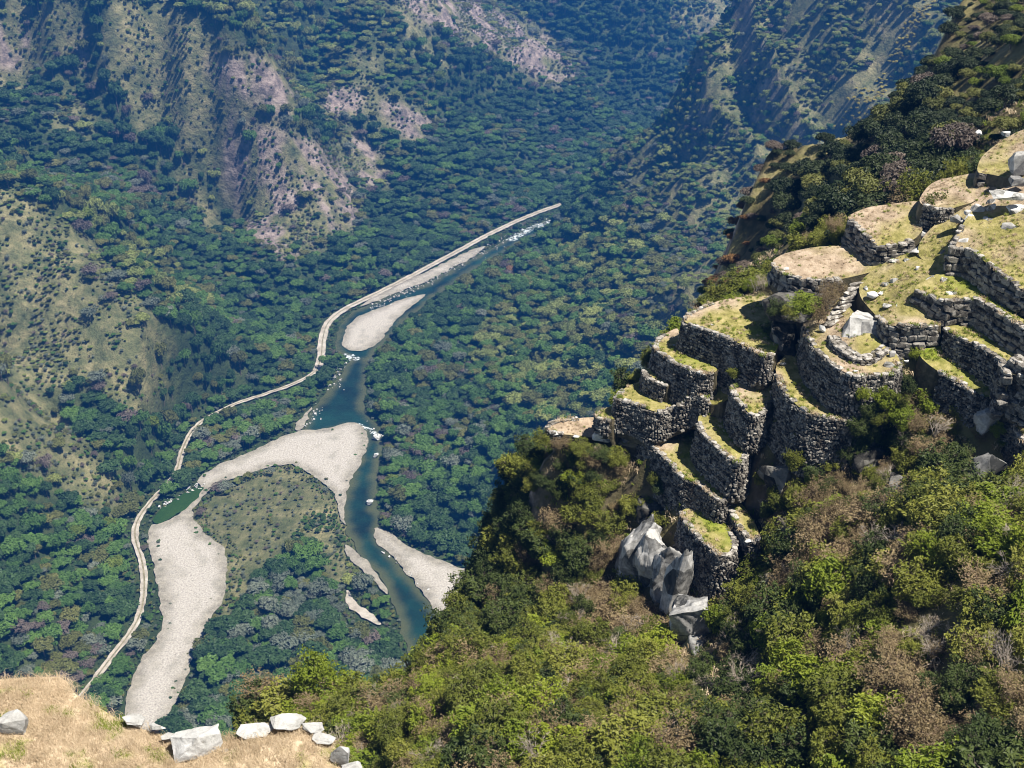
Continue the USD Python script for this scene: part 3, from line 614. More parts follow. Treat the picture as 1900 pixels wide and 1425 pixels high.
    'crag': ([(1436, 480, 33.8, .05, 0), (1470, 465, 33.6, 0, 0), (1560, 452, 33.2, .3, 0), (1640, 476, 33.2, .5, 0), (1642, 498, 33.4, .4, 0), (1610, 506, 33.8, .3, 0), (1570, 516, 34, .2, 35), (1540, 520, 34, .1, 35.3), (1500, 521, 34, .05, 35.6), (1470, 514, 34, .05, 35.2), (1448, 506, 34, .05, 35.2), (1436, 496, 34, .05, 35.2), (1434, 488, 34, .05, 35.2)],
             'brown flat-topped terrace perched on a dark crag', 'short broken wall at the lip of the terrace perched on the crag'),
    'tongue': ([(1568, 403, 31.4, 0, 35), (1590, 392, 31.2, 0, 0), (1618, 382, 31.0, 0, 0), (1660, 378, 30.9, .05, 0), (1716, 370, 30.7, .2, 0), (1720, 402, 31.0, .4, 0), (1708, 440, 31.6, .5, 32.6), (1668, 456, 32, .5, 33.4), (1636, 460, 32.1, .4, 33.6), (1622, 452, 32, .2, 33.8), (1606, 436, 31.8, .1, 34), (1585, 415, 31.5, 0, 34.5)],
               'tongue-shaped brown terrace with white specks and ragged wall', 'ragged dark wall around the tongue-shaped brown terrace'),
    'plateau': ([(1702, 377, 29.9, 0, 32), (1716, 352, 29.6, 0, 0), (1735, 334, 29.3, 0, 0), (1775, 327, 29, 0, 0), (1832, 316, 28.7, .05, 0), (1838, 342, 28.9, .3, 0), (1815, 372, 29.3, .4, 0), (1775, 384, 29.7, .4, 31.5), (1758, 390, 29.8, .1, 32), (1730, 386, 29.8, 0, 32)],
                'pale brown plateau terrace behind the shrub, near the top', 'short shadowed wall of the pale brown plateau'),
    'summit': ([(1812, 322, 28.0, .2, 29.4), (1816, 296, 27.6, .1, 0), (1850, 264, 27.0, .1, 0), (1905, 236, 26.2, .1, 0), (1960, 230, 25.6, .1, 0), (1960, 330, 27.2, .3, 0), (1880, 335, 27.7, .4, 0), (1836, 322, 28, .4, 29.3)],
               'dry grassy knoll at the top of the terraces on the right edge', 'little dry-stone corner wall under the grassy knoll'),
    'edge': ([(1842, 735, 37.3, .5, 0), (1870, 722, 37, .6, 0), (1930, 710, 36.8, .8, 0), (1930, 850, 38.6, .2, 41), (1900, 818, 38.4, .2, 41.5), (1880, 790, 38.2, .5, 41.5), (1862, 765, 37.8, .5, 41)],
             'grassy terrace at the right edge beneath the squared block wall', 'sheer grey wall at the right edge under the grassy terrace'),
}
rs = np.random.default_rng(7)
CAPS, FEET, wall_runs = [], [], []
BOX = np.array([[sx, sy, sz] for sx in (-1, 1) for sy in (-1, 1) for sz in (-1, 1)], float)
_c = []
for cst in BOX:
    for ax in range(3):
        q = cst.copy() * 0.66
        q[ax] = cst[ax]
        _c.append(q)
CHAM = np.array(_c)
CHF = ConvexHull(CHAM + 1e-4 * np.random.default_rng(1).normal(size=CHAM.shape)).simplices
_m = trimesh.Trimesh(CHAM, CHF, process=False)
_m.fix_normals()
CHF = np.array(_m.faces)


def stones_along(lip, base, outward, r, course=(0.19, 0.34), width=(0.24, 0.62), batter=0.12, depth=0.42):
    """Stones of a dry wall under the lip polyline: list of (vertices, size), course by course."""
    seg = np.hypot(*(lip[1:, :2] - lip[:-1, :2]).T)
    s = np.r_[0, np.cumsum(seg)]
    out = []
    H = (lip[:, 2] - base).max()
    v = 0.0
    while v < H + 0.1:
        ch = r.uniform(*course)
        u = r.uniform(-0.3, 0.0)
        while u < s[-1]:
            w = r.uniform(*width) * (1.25 if ch > 0.28 else 0.85)
            uc = u + w / 2
            u += w
            if uc > s[-1]:
                break
            f = np.array([np.interp(uc, s, lip[:, k]) for k in range(3)])
            zb = np.interp(uc, s, base)
            o = np.array([np.interp(uc, s, outward[:, 0]), np.interp(uc, s, outward[:, 1])])
            o /= np.hypot(*o) + 1e-9
            zc = f[2] - v - ch / 2 + r.uniform(-0.05, 0.05) + 0.10 * math.sin(uc * 1.1 + v * 2.0)
            if zc + ch * 0.4 > f[2] + 0.03:
                zc = f[2] + 0.03 - ch * 0.4
            if zc < zb - 0.25:
                continue
            t = np.array([-o[1], o[0]])
            dims = np.array([w * r.uniform(0.47, 0.54), depth / 2, ch * r.uniform(0.46, 0.56)])
            q = CHAM * dims * (1 + r.normal(0, 0.13, CHAM.shape))
            a = r.normal(0, 0.16)
            ca, sa = math.cos(a), math.sin(a)
            qx, qz = q[:, 0] * ca - q[:, 2] * sa, q[:, 0] * sa + q[:, 2] * ca
            off = -depth / 2 + 0.10 + r.uniform(-0.05, 0.07) + batter * (v + ch / 2)
            P = np.empty_like(q)
            P[:, :2] = f[:2] + np.outer(qx, t) + np.outer(q[:, 1] + off, o)
            P[:, 2] = zc + qz
            out.append((P, max(dims[0] * 2, dims[2] * 2)))
        v += ch
    return out


def coping_along(lip, outward, r, width=(0.2, 0.6), rise=0.02):
    seg = np.hypot(*(lip[1:, :2] - lip[:-1, :2]).T)
    s = np.r_[0, np.cumsum(seg)]
    out, u = [], 0.0
    while u < s[-1]:
        w = r.uniform(*width)
        uc = min(u + w / 2, s[-1])
        u += w * r.uniform(0.95, 1.25)
        if r.uniform() < 0.22:
            continue
        f = np.array([np.interp(uc, s, lip[:, k]) for k in range(3)])
        o = np.array([np.interp(uc, s, outward[:, 0]), np.interp(uc, s, outward[:, 1])])
        o /= np.hypot(*o) + 1e-9
        t = np.array([-o[1], o[0]])
        q = CHAM * np.array([w / 2, r.uniform(0.12, 0.24), r.uniform(0.06, 0.13)]) * (1 + r.normal(0, 0.1, CHAM.shape))
        P = np.empty_like(q)
        P[:, :2] = f[:2] + np.outer(q[:, 0], t) + np.outer(q[:, 1] + r.uniform(-0.14, 0.03), o)
        P[:, 2] = f[2] + q[:, 2] + rise + r.uniform(-0.05, 0.04)
        out.append((P, w))
    return out


def place_stones(parent, stones, mat, min_px, dist, name='stone', limit=300):
    """The stones one can pick apart become parts; the small rest is one part."""
    order = sorted(range(len(stones)), key=lambda i: -stones[i][1])
    big = [i for i in order if stones[i][1] * FOC / dist >= min_px][:limit]
    bs = set(big)
    for i in big:
        put(name, (stones[i][0], CHF), mat, parent)
    rest = [stones[i][0] for i in range(len(stones)) if i not in bs]
    if rest:
        k = len(CHAM)
        v = np.vstack(rest)
        f = np.vstack([CHF + k * i for i in range(len(rest))])
        tag(put('small_stones', (v, f), mat, parent), kind='stuff')


def build_terrace(key, verts, label, wall_label):
    A = np.array([(a, b, c, d, e if e else np.nan) for a, b, c, d, e in verts], float)
    A = chaikin(A, 2)
    xyz = at_z(A[:, 0], A[:, 1], CAM_Z - A[:, 2])
    xy = xyz[:, :2]
    xy = xy + 0.10 * np.c_[noise(np.c_[xy / 1.3, np.zeros(len(xy))], 3) - 0.5, noise(np.c_[xy / 1.3, np.ones(len(xy))], 4) - 0.5]
    xyz[:, :2] = xy
    pg = Polygon(xy)
    ccw = pg.exterior.is_ccw
    if not pg.is_valid:
        print('invalid terrace', key)
        pg = pg.buffer(0)
    tn = np.roll(xy, -1, 0) - np.roll(xy, 1, 0)
    tn /= np.hypot(*tn.T)[:, None] + 1e-9
    outw = np.c_[tn[:, 1], -tn[:, 0]] * (1 if ccw else -1)
    # top: rim + inner grid, height from the rim
    zr = RBFInterpolator(xy, xyz[:, 2], kernel='thin_plate_spline', smoothing=0.05)
    gr = RBFInterpolator(xy, A[:, 3], kernel='linear', smoothing=0.1)
    x0, y0, x1, y1 = pg.bounds
    st = 0.35
    gx, gy = np.meshgrid(np.arange(x0, x1, st), np.arange(y0, y1, st))
    inn = contains_xy(pg.buffer(-0.2), gx, gy)
    gi = np.c_[gx[inn], gy[inn]] + rs.uniform(-0.1, 0.1, (inn.sum(), 2))
    zi = zr(gi) if len(gi) else np.zeros(0)
    zi = np.clip(zi, xyz[:, 2].min() - 0.2, xyz[:, 2].max() + 0.2) + 0.16 * (fbm(np.c_[gi / 1.6, 0 * gi[:, 0]], 3, 2) - 0.5)
    dist_edge = distance(pg.exterior, shp_points(gi)) if len(gi) else np.zeros(0)
    P2 = np.vstack([xy, gi])
    from scipy.spatial import Delaunay
    tri = Delaunay(P2).simplices
    cen = P2[tri].mean(1)
    tri = tri[contains_xy(pg, cen[:, 0], cen[:, 1])]
    a, b, c = P2[tri[:, 0]], P2[tri[:, 1]], P2[tri[:, 2]]
    area = (b[:, 0] - a[:, 0]) * (c[:, 1] - a[:, 1]) - (b[:, 1] - a[:, 1]) * (c[:, 0] - a[:, 0])
    tri = np.where((area < 0)[:, None], tri[:, ::-1], tri)
    tri = tri[np.abs(area) > 1e-6]
    v = np.c_[P2, np.r_[xyz[:, 2], zi]]
    # earth sides below the rim
    n = len(xy)
    foot = np.where(np.isnan(A[:, 4]), A[:, 2] + 2.2, A[:, 4] + 0.6)
    hgt = foot - A[:, 2]
    inset = np.where(np.isnan(A[:, 4]), 0.0, 0.12)
    top = np.c_[xy - outw * inset[:, None], xyz[:, 2] - 0.02]
    bot = np.c_[xy + outw * (0.10 * hgt - 0.16 * (inset > 0))[:, None], CAM_Z - foot]
    sv = np.vstack([xyz - [0, 0, 0.01], top, bot])
    sf = []
    for i in range(n):
        j = (i + 1) % n
        for a_, b_ in ((0, n), (n, 2 * n)):
            sf += [[a_ + i, b_ + i, b_ + j], [a_ + i, b_ + j, a_ + j]]
    green = np.clip(np.r_[A[:, 3], gr(gi) if len(gi) else []], 0, 1)
    nz = fbm(np.c_[P2 / 2.2, np.zeros(len(P2))], 4, 5)
    m1 = smooth(0.08, 0.5, green + 1.1 * (nz - 0.5))
    m2 = smooth(0.5, 1.05, green + 1.1 * (fbm(np.c_[P2 / 1.5, np.ones(len(P2))], 4, 9) - 0.5))
    h = holder('terrace_ground', label, 'terrace', None, 'structure')
    put('turf', (v, tri), M_TURF, h, smooth_=True, attrs={'m1': m1, 'm2': m2})
    put('earth_bank', (sv, np.array(sf)), M_SOIL, h)
    CAPS.append((pg, zr, xyz, green.mean(), key))
    # walls: runs of rim vertices that have a foot
    ok = ~np.isnan(A[:, 4])
    if ok.any() and not ok.all():
        i0 = next(i for i in range(n) if ok[i] and not ok[i - 1])
        run = [(i0 + k) % n for k in range(n) if ok[(i0 + k) % n]]
        lip, base, ow = xyz[run], CAM_Z - A[run, 4], outw[run]
        wall_runs.append((key, lip, base, ow, wall_label))
        FEET.append(np.c_[lip[:, :2] + ow * (0.5 + 0.12 * (lip[:, 2] - base))[:, None], base - 0.25])
    return pg


for k, (vt, lab, wl) in T.items():
    build_terrace(k, vt, lab, wl)
WALL_COURSE = {'upper': ((0.3, 0.62), (0.4, 1.0)), 'third': ((0.26, 0.5), (0.32, 0.75)), 'slope': ((0.26, 0.46), (0.34, 0.8)), 'tongue': ((0.22, 0.4), (0.3, 0.8)), 'summit': ((0.26, 0.4), (0.4, 0.8)), 'crag': ((0.3, 0.6), (0.4, 1.0))}
ST = {}
for key, lip, base, ow, wl in wall_runs:
    h = holder('terrace_wall', wl, 'stone wall', None, 'thing')
    dist = np.linalg.norm(lip.mean(0) - CAM)
    cw = WALL_COURSE.get(key, ((0.13, 0.26), (0.13, 0.32)))
    stones = stones_along(lip, base, ow, rs, *cw)
    place_stones(h, stones, M_STONE, 10.5, dist, 'stone', 260)
    cop = coping_along(lip, ow, rs)
    place_stones(h, cop, M_COPING, 9, dist, 'coping_stone', 40)
    ST[key] = (h, len(stones))
print('stones', sum(v[1] for v in ST.values()))


def free_wall(name, pts, drop_top, drop_base, thick, label, course=(0.16, 0.3), width=(0.25, 0.7)):
    """A low free-standing wall: two faces, a top of flat stones and a rubble core."""
    A = chaikin(np.array(pts, float), 2, closed=False)
    top = at_z(A[:, 0], A[:, 1], CAM_Z - drop_top)
    tn = np.gradient(top[:, :2], axis=0)
    tn /= np.hypot(*tn.T)[:, None]
    o = np.c_[-tn[:, 1], tn[:, 0]]
    h = holder(name, label, 'stone wall', None, 'thing')
    dist = np.linalg.norm(top.mean(0) - CAM)
    base = np.full(len(top), CAM_Z - drop_base)
    st = []
    for sgn in (1, -1):
        l2 = top.copy()
        l2[:, :2] += sgn * o * thick / 2
        st += stones_along(l2, base, sgn * o, rs, course, width, 0.05, thick * 0.55)
    place_stones(h, st, M_STONE, 10.5, dist, 'stone', 200)
    cop = []
    for k in (-0.3, 0.25):
        l2 = top.copy()
        l2[:, :2] += k * thick * o
        cop += coping_along(l2, o, rs, (0.3, 0.75), 0.03)
    place_stones(h, cop, M_COPING, 8, dist, 'coping_stone', 60)
    L, R = top.copy(), top.copy()
    L[:, :2] += o * thick * 0.25
    R[:, :2] -= o * thick * 0.25
    Lb, Rb = L.copy(), R.copy()
    Lb[:, 2] = Rb[:, 2] = CAM_Z - drop_base - 0.4
    v = np.vstack([Lb, L, R, Rb])
    n = len(top)
    f = []
    for i in range(n - 1):
        for q in range(3):
            f.append([q * n + i, q * n + i + 1, (q + 1) * n + i + 1, (q + 1) * n + i])
    put('rubble_core', (v, np.array(f)), M_SOIL, h)


free_wall('ring_wall', [(1546, 624), (1556, 640), (1570, 650), (1590, 662), (1606, 664), (1626, 656), (1640, 646), (1656, 634)], 35.95, 36.5, 0.7, 'low curved ring wall around the foot of the big grey boulder')
free_wall('block_wall', [(1874, 672), (1880, 684), (1884, 696)], 34.6, 37.4, 1.2, 'squared-off end of a dark stone wall at the right edge', (0.28, 0.5), (0.4, 0.9))
free_wall('block_wall', [(1884, 663), (1910, 676), (1940, 690)], 34.0, 37.4, 1.0, 'higher block wall running off the right edge', (0.28, 0.5), (0.4, 0.9))

# ------------------------------------------------------------------ near hillside below and beyond the terraces
NEAR = [
    # bush slope, rows from the bottom of the picture up (pixel, pixel, metres below the camera)
    (1900, 1425, 38), (1700, 1425, 40), (1500, 1425, 42.5), (1300, 1425, 45), (1100, 1425, 47.5), (900, 1425, 50.5), (720, 1425, 55.5), (620, 1400, 59),
    (1900, 1300, 37), (1700, 1300, 40), (1500, 1300, 43.8), (1300, 1300, 47), (1100, 1300, 50.5), (900, 1300, 54.5), (740, 1305, 59.5),
    (1900, 1200, 36.7), (1700, 1200, 39.5), (1500, 1200, 45.5), (1300, 1210, 50.5), (1100, 1200, 54.5), (900, 1200, 58), (815, 1200, 61),
    (1900, 1100, 36), (1750, 1100, 38.5), (1600, 1100, 42), (1450, 1100, 46.5), (1200, 1100, 54), (1000, 1100, 58), (855, 1100, 62),
    (1900, 1000, 36), (1750, 1000, 39.5), (1600, 1000, 42.5), (1500, 1000, 45.5), (1410, 1030, 49.5), (1220, 1010, 53.5), (1150, 1000, 54), (1000, 1010, 57.5), (915, 1020, 60.5),
    (1900, 930, 41), (1800, 900, 40), (1700, 900, 41.5), (1600, 900, 43), (1500, 900, 44.8), (1430, 930, 46.8), (1180, 910, 50.8), (1050, 900, 54), (945, 890, 57.5),
    (1170, 850, 48.2), (1100, 830, 47.3), (1030, 815, 46.9), (1065, 822, 47.0), (1145, 838, 47.8), (960, 850, 53), (1720, 780, 39.8), (1650, 830, 41.5), (1780, 800, 39.8), (1835, 830, 40),
    # wooded ridge beyond the terraces
    (1430, 262, 46), (1860, -80, 28), (1960, -100, 25), (1500, 350, 46.5), (1600, 330, 42), (1700, 300, 37.5), (1800, 250, 32),
    (1850, 200, 29), (1950, 150, 25.5), (1950, 20, 25.5), (1450, 450, 50), (1400, 500, 53), (1350, 540, 57), (1520, 440, 44), (1430, 400, 51), (1690, 372, 33.5), (1560, 395, 37), (1545, 440, 39), (1800, 310, 31), (1420, 540, 53),
]
na = np.array(NEAR, float)
near_pts = list(at_z(na[:, 0], na[:, 1], CAM_Z - na[:, 2]))
CREST = [(380, 1520, 68), (450, 1400, 66), (500, 1330, 64.5), (575, 1310, 62.8), (650, 1306, 61.2), (715, 1296, 60.4), (785, 1245, 60.6), (835, 1200, 61), (875, 1110, 62), (930, 1025, 60.5), (945, 940, 58.8), (958, 890, 57.5), (970, 852, 53),
         (1020, 812, 48.5), (1100, 785, 47.5), (1135, 765, 46), (1185, 705, 44), (1235, 632, 42.5), (1275, 588, 41), (1335, 558, 41), (1400, 552, 41)]
CLIFF = [(1322, 540, 60), (1338, 500, 58), (1368, 420, 54), (1398, 345, 50), (1426, 275, 46.5), (1440, 258, 45.6), (1520, 258, 44.2), (1600, 246, 42.2), (1665, 190, 39), (1728, 125, 36), (1778, 10, 31.5), (1860, -80, 28)]
ca = np.array(CREST + CLIFF, float)
crest_xyz = at_z(ca[:, 0], ca[:, 1], CAM_Z - ca[:, 2])
for k in range(len(CREST)):
    if CREST[k][1] > 840 or k > 12:
        near_pts.append(crest_xyz[k])
near_pts += list(crest_xyz[len(CREST):])
INSIDE = Polygon(np.vstack([crest_xyz[:, :2], [[140, 260], [140, -40], [-14, -40]]])).buffer(0)
CREST_LINE = LineString(crest_xyz[:, :2])
NX, NY = np.arange(-40, 95, 0.8), np.arange(24, 215, 0.8)
nxx, nyy = np.meshgrid(NX, NY)
ground_pts = np.vstack(near_pts + FEET)
for pg, zr, xyz, gm, key in CAPS:                                   # open edges of the terraces run into the hill
    c = np.array(pg.centroid.coords[0])
    ground_pts = np.vstack([ground_pts, [[c[0], c[1], float(zr(c[None])[0]) - 1.3]]])
keep = [0]
tree_ = cKDTree(ground_pts[:, :2])
mask = np.ones(len(ground_pts), bool)
for i in range(len(ground_pts)):
    if mask[i]:
        for j in tree_.query_ball_point(ground_pts[i, :2], 0.9):
            if j > i:
                mask[j] = False
ground_pts = ground_pts[mask]
_nr = RBFInterpolator(ground_pts[:, :2], ground_pts[:, 2], kernel='linear', smoothing=0.6)
cx, cy = np.meshgrid(np.linspace(-62, 95, 158), np.linspace(24, 215, 192))
cz = _nr(np.stack([cx.ravel(), cy.ravel()], 1)).reshape(cx.shape)
nzz = map_coordinates(cz, [(nyy - 24) / 191 * 191, (nxx + 62) / 157 * 157], order=3, mode='nearest')
NP = np.stack([nxx, nyy, 0 * nxx], -1)
in_any = np.zeros(nxx.shape, bool)
terr_d = np.full(nxx.shape, 99.0)
for pg, zr, xyz, gm, key in CAPS:
    bx = pg.buffer(2.2)
    inside = contains_xy(bx, nxx, nyy)
    if inside.any():
        terr_d[inside] = np.minimum(terr_d[inside], distance(pg, shp_points(nxx[inside], nyy[inside])))
prepare(INSIDE)
outd = np.where(contains_xy(INSIDE, nxx, nyy), 0.0, distance(CREST_LINE, shp_points(nxx, nyy)))
near_crest = cKDTree(np.vstack([crest_xyz[i] + (crest_xyz[i + 1] - crest_xyz[i]) * t for i in range(len(crest_xyz) - 1) for t in np.linspace(0, 1, 12)])[:, :2])
cl = np.vstack([crest_xyz[i] + (crest_xyz[i + 1] - crest_xyz[i]) * t for i in range(len(crest_xyz) - 1) for t in np.linspace(0, 1, 12)])
_, ci = near_crest.query(np.stack([nxx.ravel(), nyy.ravel()], 1))
zc_ = cl[ci, 2].reshape(nxx.shape)
nzz = np.where(outd > 0, np.minimum(nzz, zc_ + 0.3) - 2.6 * outd, nzz)      # the hill breaks away behind its edge
nzz = np.where(outd > 0, np.minimum(nzz, zc_ - 2.6 * outd), nzz)
nzz = np.maximum(nzz, 120.0)
relief = smooth(0.5, 6, terr_d)
nzz = nzz + relief * (3.2 * (fbm(NP / 9, 4, 51) - 0.5) + 1.2 * (fbm(NP / 2.4, 3, 53) - 0.5))
for pg, zr, xyz, gm, key in CAPS:
    inside = contains_xy(pg.buffer(0.9), nxx, nyy)
    if inside.any():
        zc = np.clip(zr(np.c_[nxx[inside], nyy[inside]]), xyz[:, 2].min(), xyz[:, 2].max())
        nzz[inside] = np.minimum(nzz[inside], zc - 0.7)
NEAR_Z = nzz


def near_z(x, y):
    return map_coordinates(NEAR_Z, [(np.asarray(y) - NY[0]) / 0.8, (np.asarray(x) - NX[0]) / 0.8], order=1, mode='nearest')


nsl = np.hypot(*np.gradient(nzz, NY, NX))
npx, npy, npw = project(np.stack([nxx, nyy, nzz], -1))
ng = smooth(0.45, 0.62, fbm(NP / 5, 4, 61)) * 0.7
cliff_px = Polygon([(1425, 245), (1440, 300), (1400, 400), (1370, 560), (1300, 560), (1330, 470), (1390, 330)])
m_nrock = np.maximum(smooth(1.9, 3.2, nsl) * smooth(0.3, 0.6, fbm(NP / 4, 4, 65)), 0)
g = put('hillside', (np.stack([nxx, nyy, nzz], -1).reshape(-1, 3), grid_faces(*nxx.shape)), M_NEAR, smooth_=True, attrs={'m1': ng.ravel(), 'm2': m_nrock.ravel()})
tag(g, 'steep bushy hillside under and beyond the stone terraces', 'hillside', kind='structure')

# ------------------------------------------------------------------ grassy ledge in front, bottom left
LEDGE = [(-120, 1238, 7.0), (0, 1238, 7.0), (60, 1236, 7.0), (118, 1240, 7.0), (128, 1262, 7.02), (165, 1285, 7.05), (232, 1328, 7.1), (300, 1350, 7.1), (340, 1375, 7.1), (400, 1366, 7.1), (470, 1345, 7.05), (540, 1330, 7.0), (590, 1345, 7.0), (625, 1375, 7.05), (665, 1430, 7.1), (720, 1520, 7.2), (740, 1700, 7.4), (-200, 1700, 7.2), (-200, 1238, 7.0)]
la = np.array(LEDGE, float)
lp = at_z(la[:, 0], la[:, 1], CAM_Z - la[:, 2])
lring = chaikin(lp, 1)
lpoly = Polygon(lring[:, :2])
x0, y0, x1, y1 = lpoly.bounds
gx, gy = np.meshgrid(np.arange(x0, x1, 0.08), np.arange(y0, y1, 0.08))
inn = contains_xy(lpoly.buffer(-0.03), gx, gy)
gi = np.c_[gx[inn], gy[inn]]
lzr = RBFInterpolator(lring[:, :2], lring[:, 2], kernel='thin_plate_spline', smoothing=0.1)


def ledge_z(q):
    q3 = np.c_[q, np.zeros(len(q))]
    e = distance(lpoly.exterior, shp_points(q))
    return np.clip(lzr(q), CAM_Z - 7.5, CAM_Z - 6.9) + 0.12 * (fbm(q3 / 0.9, 4, 71) - 0.5) + 0.05 * (fbm(q3 / 0.2, 3, 72) - 0.5) - 0.10 * (1 - smooth(0, 0.35, e))


from scipy.spatial import Delaunay
rim = lring[:, :2]
P2 = np.vstack([rim, gi])
tri = Delaunay(P2).simplices
cen = P2[tri].mean(1)
tri = tri[contains_xy(lpoly, cen[:, 0], cen[:, 1])]
a, b, c = P2[tri[:, 0]], P2[tri[:, 1]], P2[tri[:, 2]]
ar = (b[:, 0] - a[:, 0]) * (c[:, 1] - a[:, 1]) - (b[:, 1] - a[:, 1]) * (c[:, 0] - a[:, 0])
tri = np.where((ar < 0)[:, None], tri[:, ::-1], tri)
lz = ledge_z(P2)
n = len(rim)
sk = np.vstack([np.c_[rim, lz[:n]], np.c_[rim * 1.0 + (rim - rim.mean(0)) * 0.02, lz[:n] - 0.5], np.c_[rim + (rim - rim.mean(0)) * 0.05, lz[:n] - 2.6]])
sf = []
for i in range(n):
    j = (i + 1) % n
    for k in range(2):
        sf += [[k * n + i, k * n + n + i, k * n + n + j, k * n + j]]
M_LEDGE = two_mask_mat('ledge_look', [(0.3, (0.30, 0.22, 0.14)), (0.5, (0.50, 0.39, 0.265)), (0.7, (0.58, 0.48, 0.34))], [(0.3, (0.15, 0.16, 0.03)), (0.6, (0.28, 0.27, 0.07))], ROCK,
                       s=(3.0, 6.0, 5.0), bump=0.7, bscale=18.0, bdist=0.04)
lg = smooth(0.58, 0.66, fbm(np.c_[P2 / 0.16, 0 * P2[:, 0]], 3, 77)) * (fbm(np.c_[P2 / 0.9, 0 * P2[:, 0]], 2, 79) > 0.42)
LH = holder('ledge', 'sunlit ledge of dry straw-coloured grass in the bottom left corner', 'ledge', None, 'structure')
put('turf', (np.c_[P2, lz], tri), M_LEDGE, LH, smooth_=True, attrs={'m1': lg * 0.7, 'm2': 0 * lg})
put('earth_bank', (sk, np.array(sf)), M_SOIL, LH)


# ------------------------------------------------------------------ what stands in front of what (to spend plants only where they can be seen)
BW, BH, BO = 540, 420, 8                                           # buffer at a quarter of the photograph's pixels, with a margin
zbuf = np.full((BH, BW), 1e9)


def splat(p):
    x, y, w = project(p)
    ok = w > 1
    i, j = ((y[ok] + 120) / 4).astype(int), ((x[ok] + 130) / 4).astype(int)
    w = w[ok]
    k = (i >= 0) & (i < BH) & (j >= 0) & (j < BW)
    np.minimum.at(zbuf, (i[k], j[k]), w[k])


def splat_grid(X, Y, Z, up):
    ny, nx = Z.shape
    iy, ix = np.meshgrid(np.linspace(0, ny - 1, ny * up), np.linspace(0, nx - 1, nx * up), indexing='ij')
    q = [map_coordinates(a, [iy, ix], order=1) for a in (X, Y, Z)]
    splat(np.stack(q, -1).reshape(-1, 3))


splat_grid(XX, YY, ZZ, 4)
splat_grid(nxx, nyy, nzz, 7)
for pg, zr, xyz, gm, key in CAPS:
    x0, y0, x1, y1 = pg.bounds
    gx, gy = np.meshgrid(np.arange(x0, x1, 0.12), np.arange(y0, y1, 0.12))
    k = contains_xy(pg, gx, gy)
    if k.any():
        q = np.c_[gx[k], gy[k]]
        splat(np.c_[q, np.clip(zr(q), xyz[:, 2].min(), xyz[:, 2].max())])
splat(np.c_[P2, lz])


def seen(p, tol):
    x, y, w = project(p)
    i, j = np.clip(((y + 120) / 4).astype(int), 0, BH - 1), np.clip(((x + 130) / 4).astype(int), 0, BW - 1)
    ok = (x > -110) & (x < 2010) & (y > -110) & (y < 1540) & (w > 2)
    return ok & (w <= zbuf[i, j] + tol), x, y, w


# ------------------------------------------------------------------ plants
ORD = [(w + ' nearest').strip() for w in ('', 'second', 'third', 'fourth', 'fifth', 'sixth', 'seventh', 'eighth', 'ninth', 'tenth', 'eleventh', 'twelfth', 'thirteenth', 'fourteenth', 'fifteenth', 'sixteenth', 'seventeenth', 'eighteenth', 'nineteenth', 'twentieth')]


def name_plants(things, feats):
    """things: (wording, pixel x, y, size); feats: (name, x, y). One label each: look, size, side of the nearest landmark, rank from it."""
    fp = np.array([f[1:] for f in feats], float)
    med = np.median([t[3] for t in things])
    pre = {}
    for i, (wd, x, y, sz) in enumerate(things):
        d = np.hypot(*(fp - [x, y]).T)
        k = int(np.argmin(d))
        dx, dy = x - fp[k, 0], y - fp[k, 1]
        side = ('right of' if dx > 0 else 'left of') if abs(dx) > abs(dy) else ('in front of' if dy > 0 else 'behind')
        size = 'large ' if sz > 1.25 * med else ('small ' if sz < 0.8 * med else '')
        pre.setdefault(f'{size}{wd} {side} {feats[k][0]}', []).append((d[k], i))
    out = [None] * len(things)
    for lab, l in pre.items():
        l.sort()
        for r, (_, i) in enumerate(l):
            out[i] = lab if len(l) == 1 else f'{lab}, {ORD[min(r, 19)]}'
    return out


def quads(c, n, r, size, ratio=0.6):
    """Leaf-like faces: centres c, facing roughly n."""
    k = len(c)
    n = n + r.normal(0, 0.55, (k, 3))
    n /= np.linalg.norm(n, axis=1)[:, None] + 1e-9
    t = np.cross(n, r.normal(size=(k, 3)))
    t /= np.linalg.norm(t, axis=1)[:, None] + 1e-9
    b = np.cross(n, t)
    s = size * r.uniform(0.6, 1.3, (k, 1))
    bend = n * s * 0.25
    v = np.stack([c - t * s, c - b * s * ratio + bend, c + t * s, c + b * s * ratio + bend], 1).reshape(-1, 3)
    i = np.arange(k)[:, None] * 4
    f = np.vstack([i + [0, 1, 2], i + [0, 2, 3]])
    return v, f


def tube(p, r0, r1, sides=5):
    p = np.asarray(p, float)
    n = len(p)
    t = np.gradient(p, axis=0)
    t /= np.linalg.norm(t, axis=1)[:, None] + 1e-9
    a = np.cross(t, [0.31, 0.2, 0.93] if abs(t[0][2]) < 0.8 else [1, 0.1, 0])
    a /= np.linalg.norm(a, axis=1)[:, None] + 1e-9
    b = np.cross(t, a)
    ang = np.arange(sides) / sides * 2 * np.pi
    rr = np.linspace(r0, r1, n)[:, None, None]
    v = (p[:, None] + rr * (np.cos(ang)[None, :, None] * a[:, None] + np.sin(ang)[None, :, None] * b[:, None])).reshape(-1, 3)
    i, j = np.meshgrid(np.arange(n - 1), np.arange(sides), indexing='ij')
    q = np.stack([i * sides + j, i * sides + (j + 1) % sides, (i + 1) * sides + (j + 1) % sides, (i + 1) * sides + j], -1).reshape(-1, 4)
    return v, np.vstack([q[:, [0, 1, 2]], q[:, [0, 2, 3]]])


def joined(parts):
    v, f, n = [], [], 0
    for a, b in parts:
        v.append(a)
        f.append(b + n)
        n += len(a)
    return np.vstack(v), np.vstack(f)


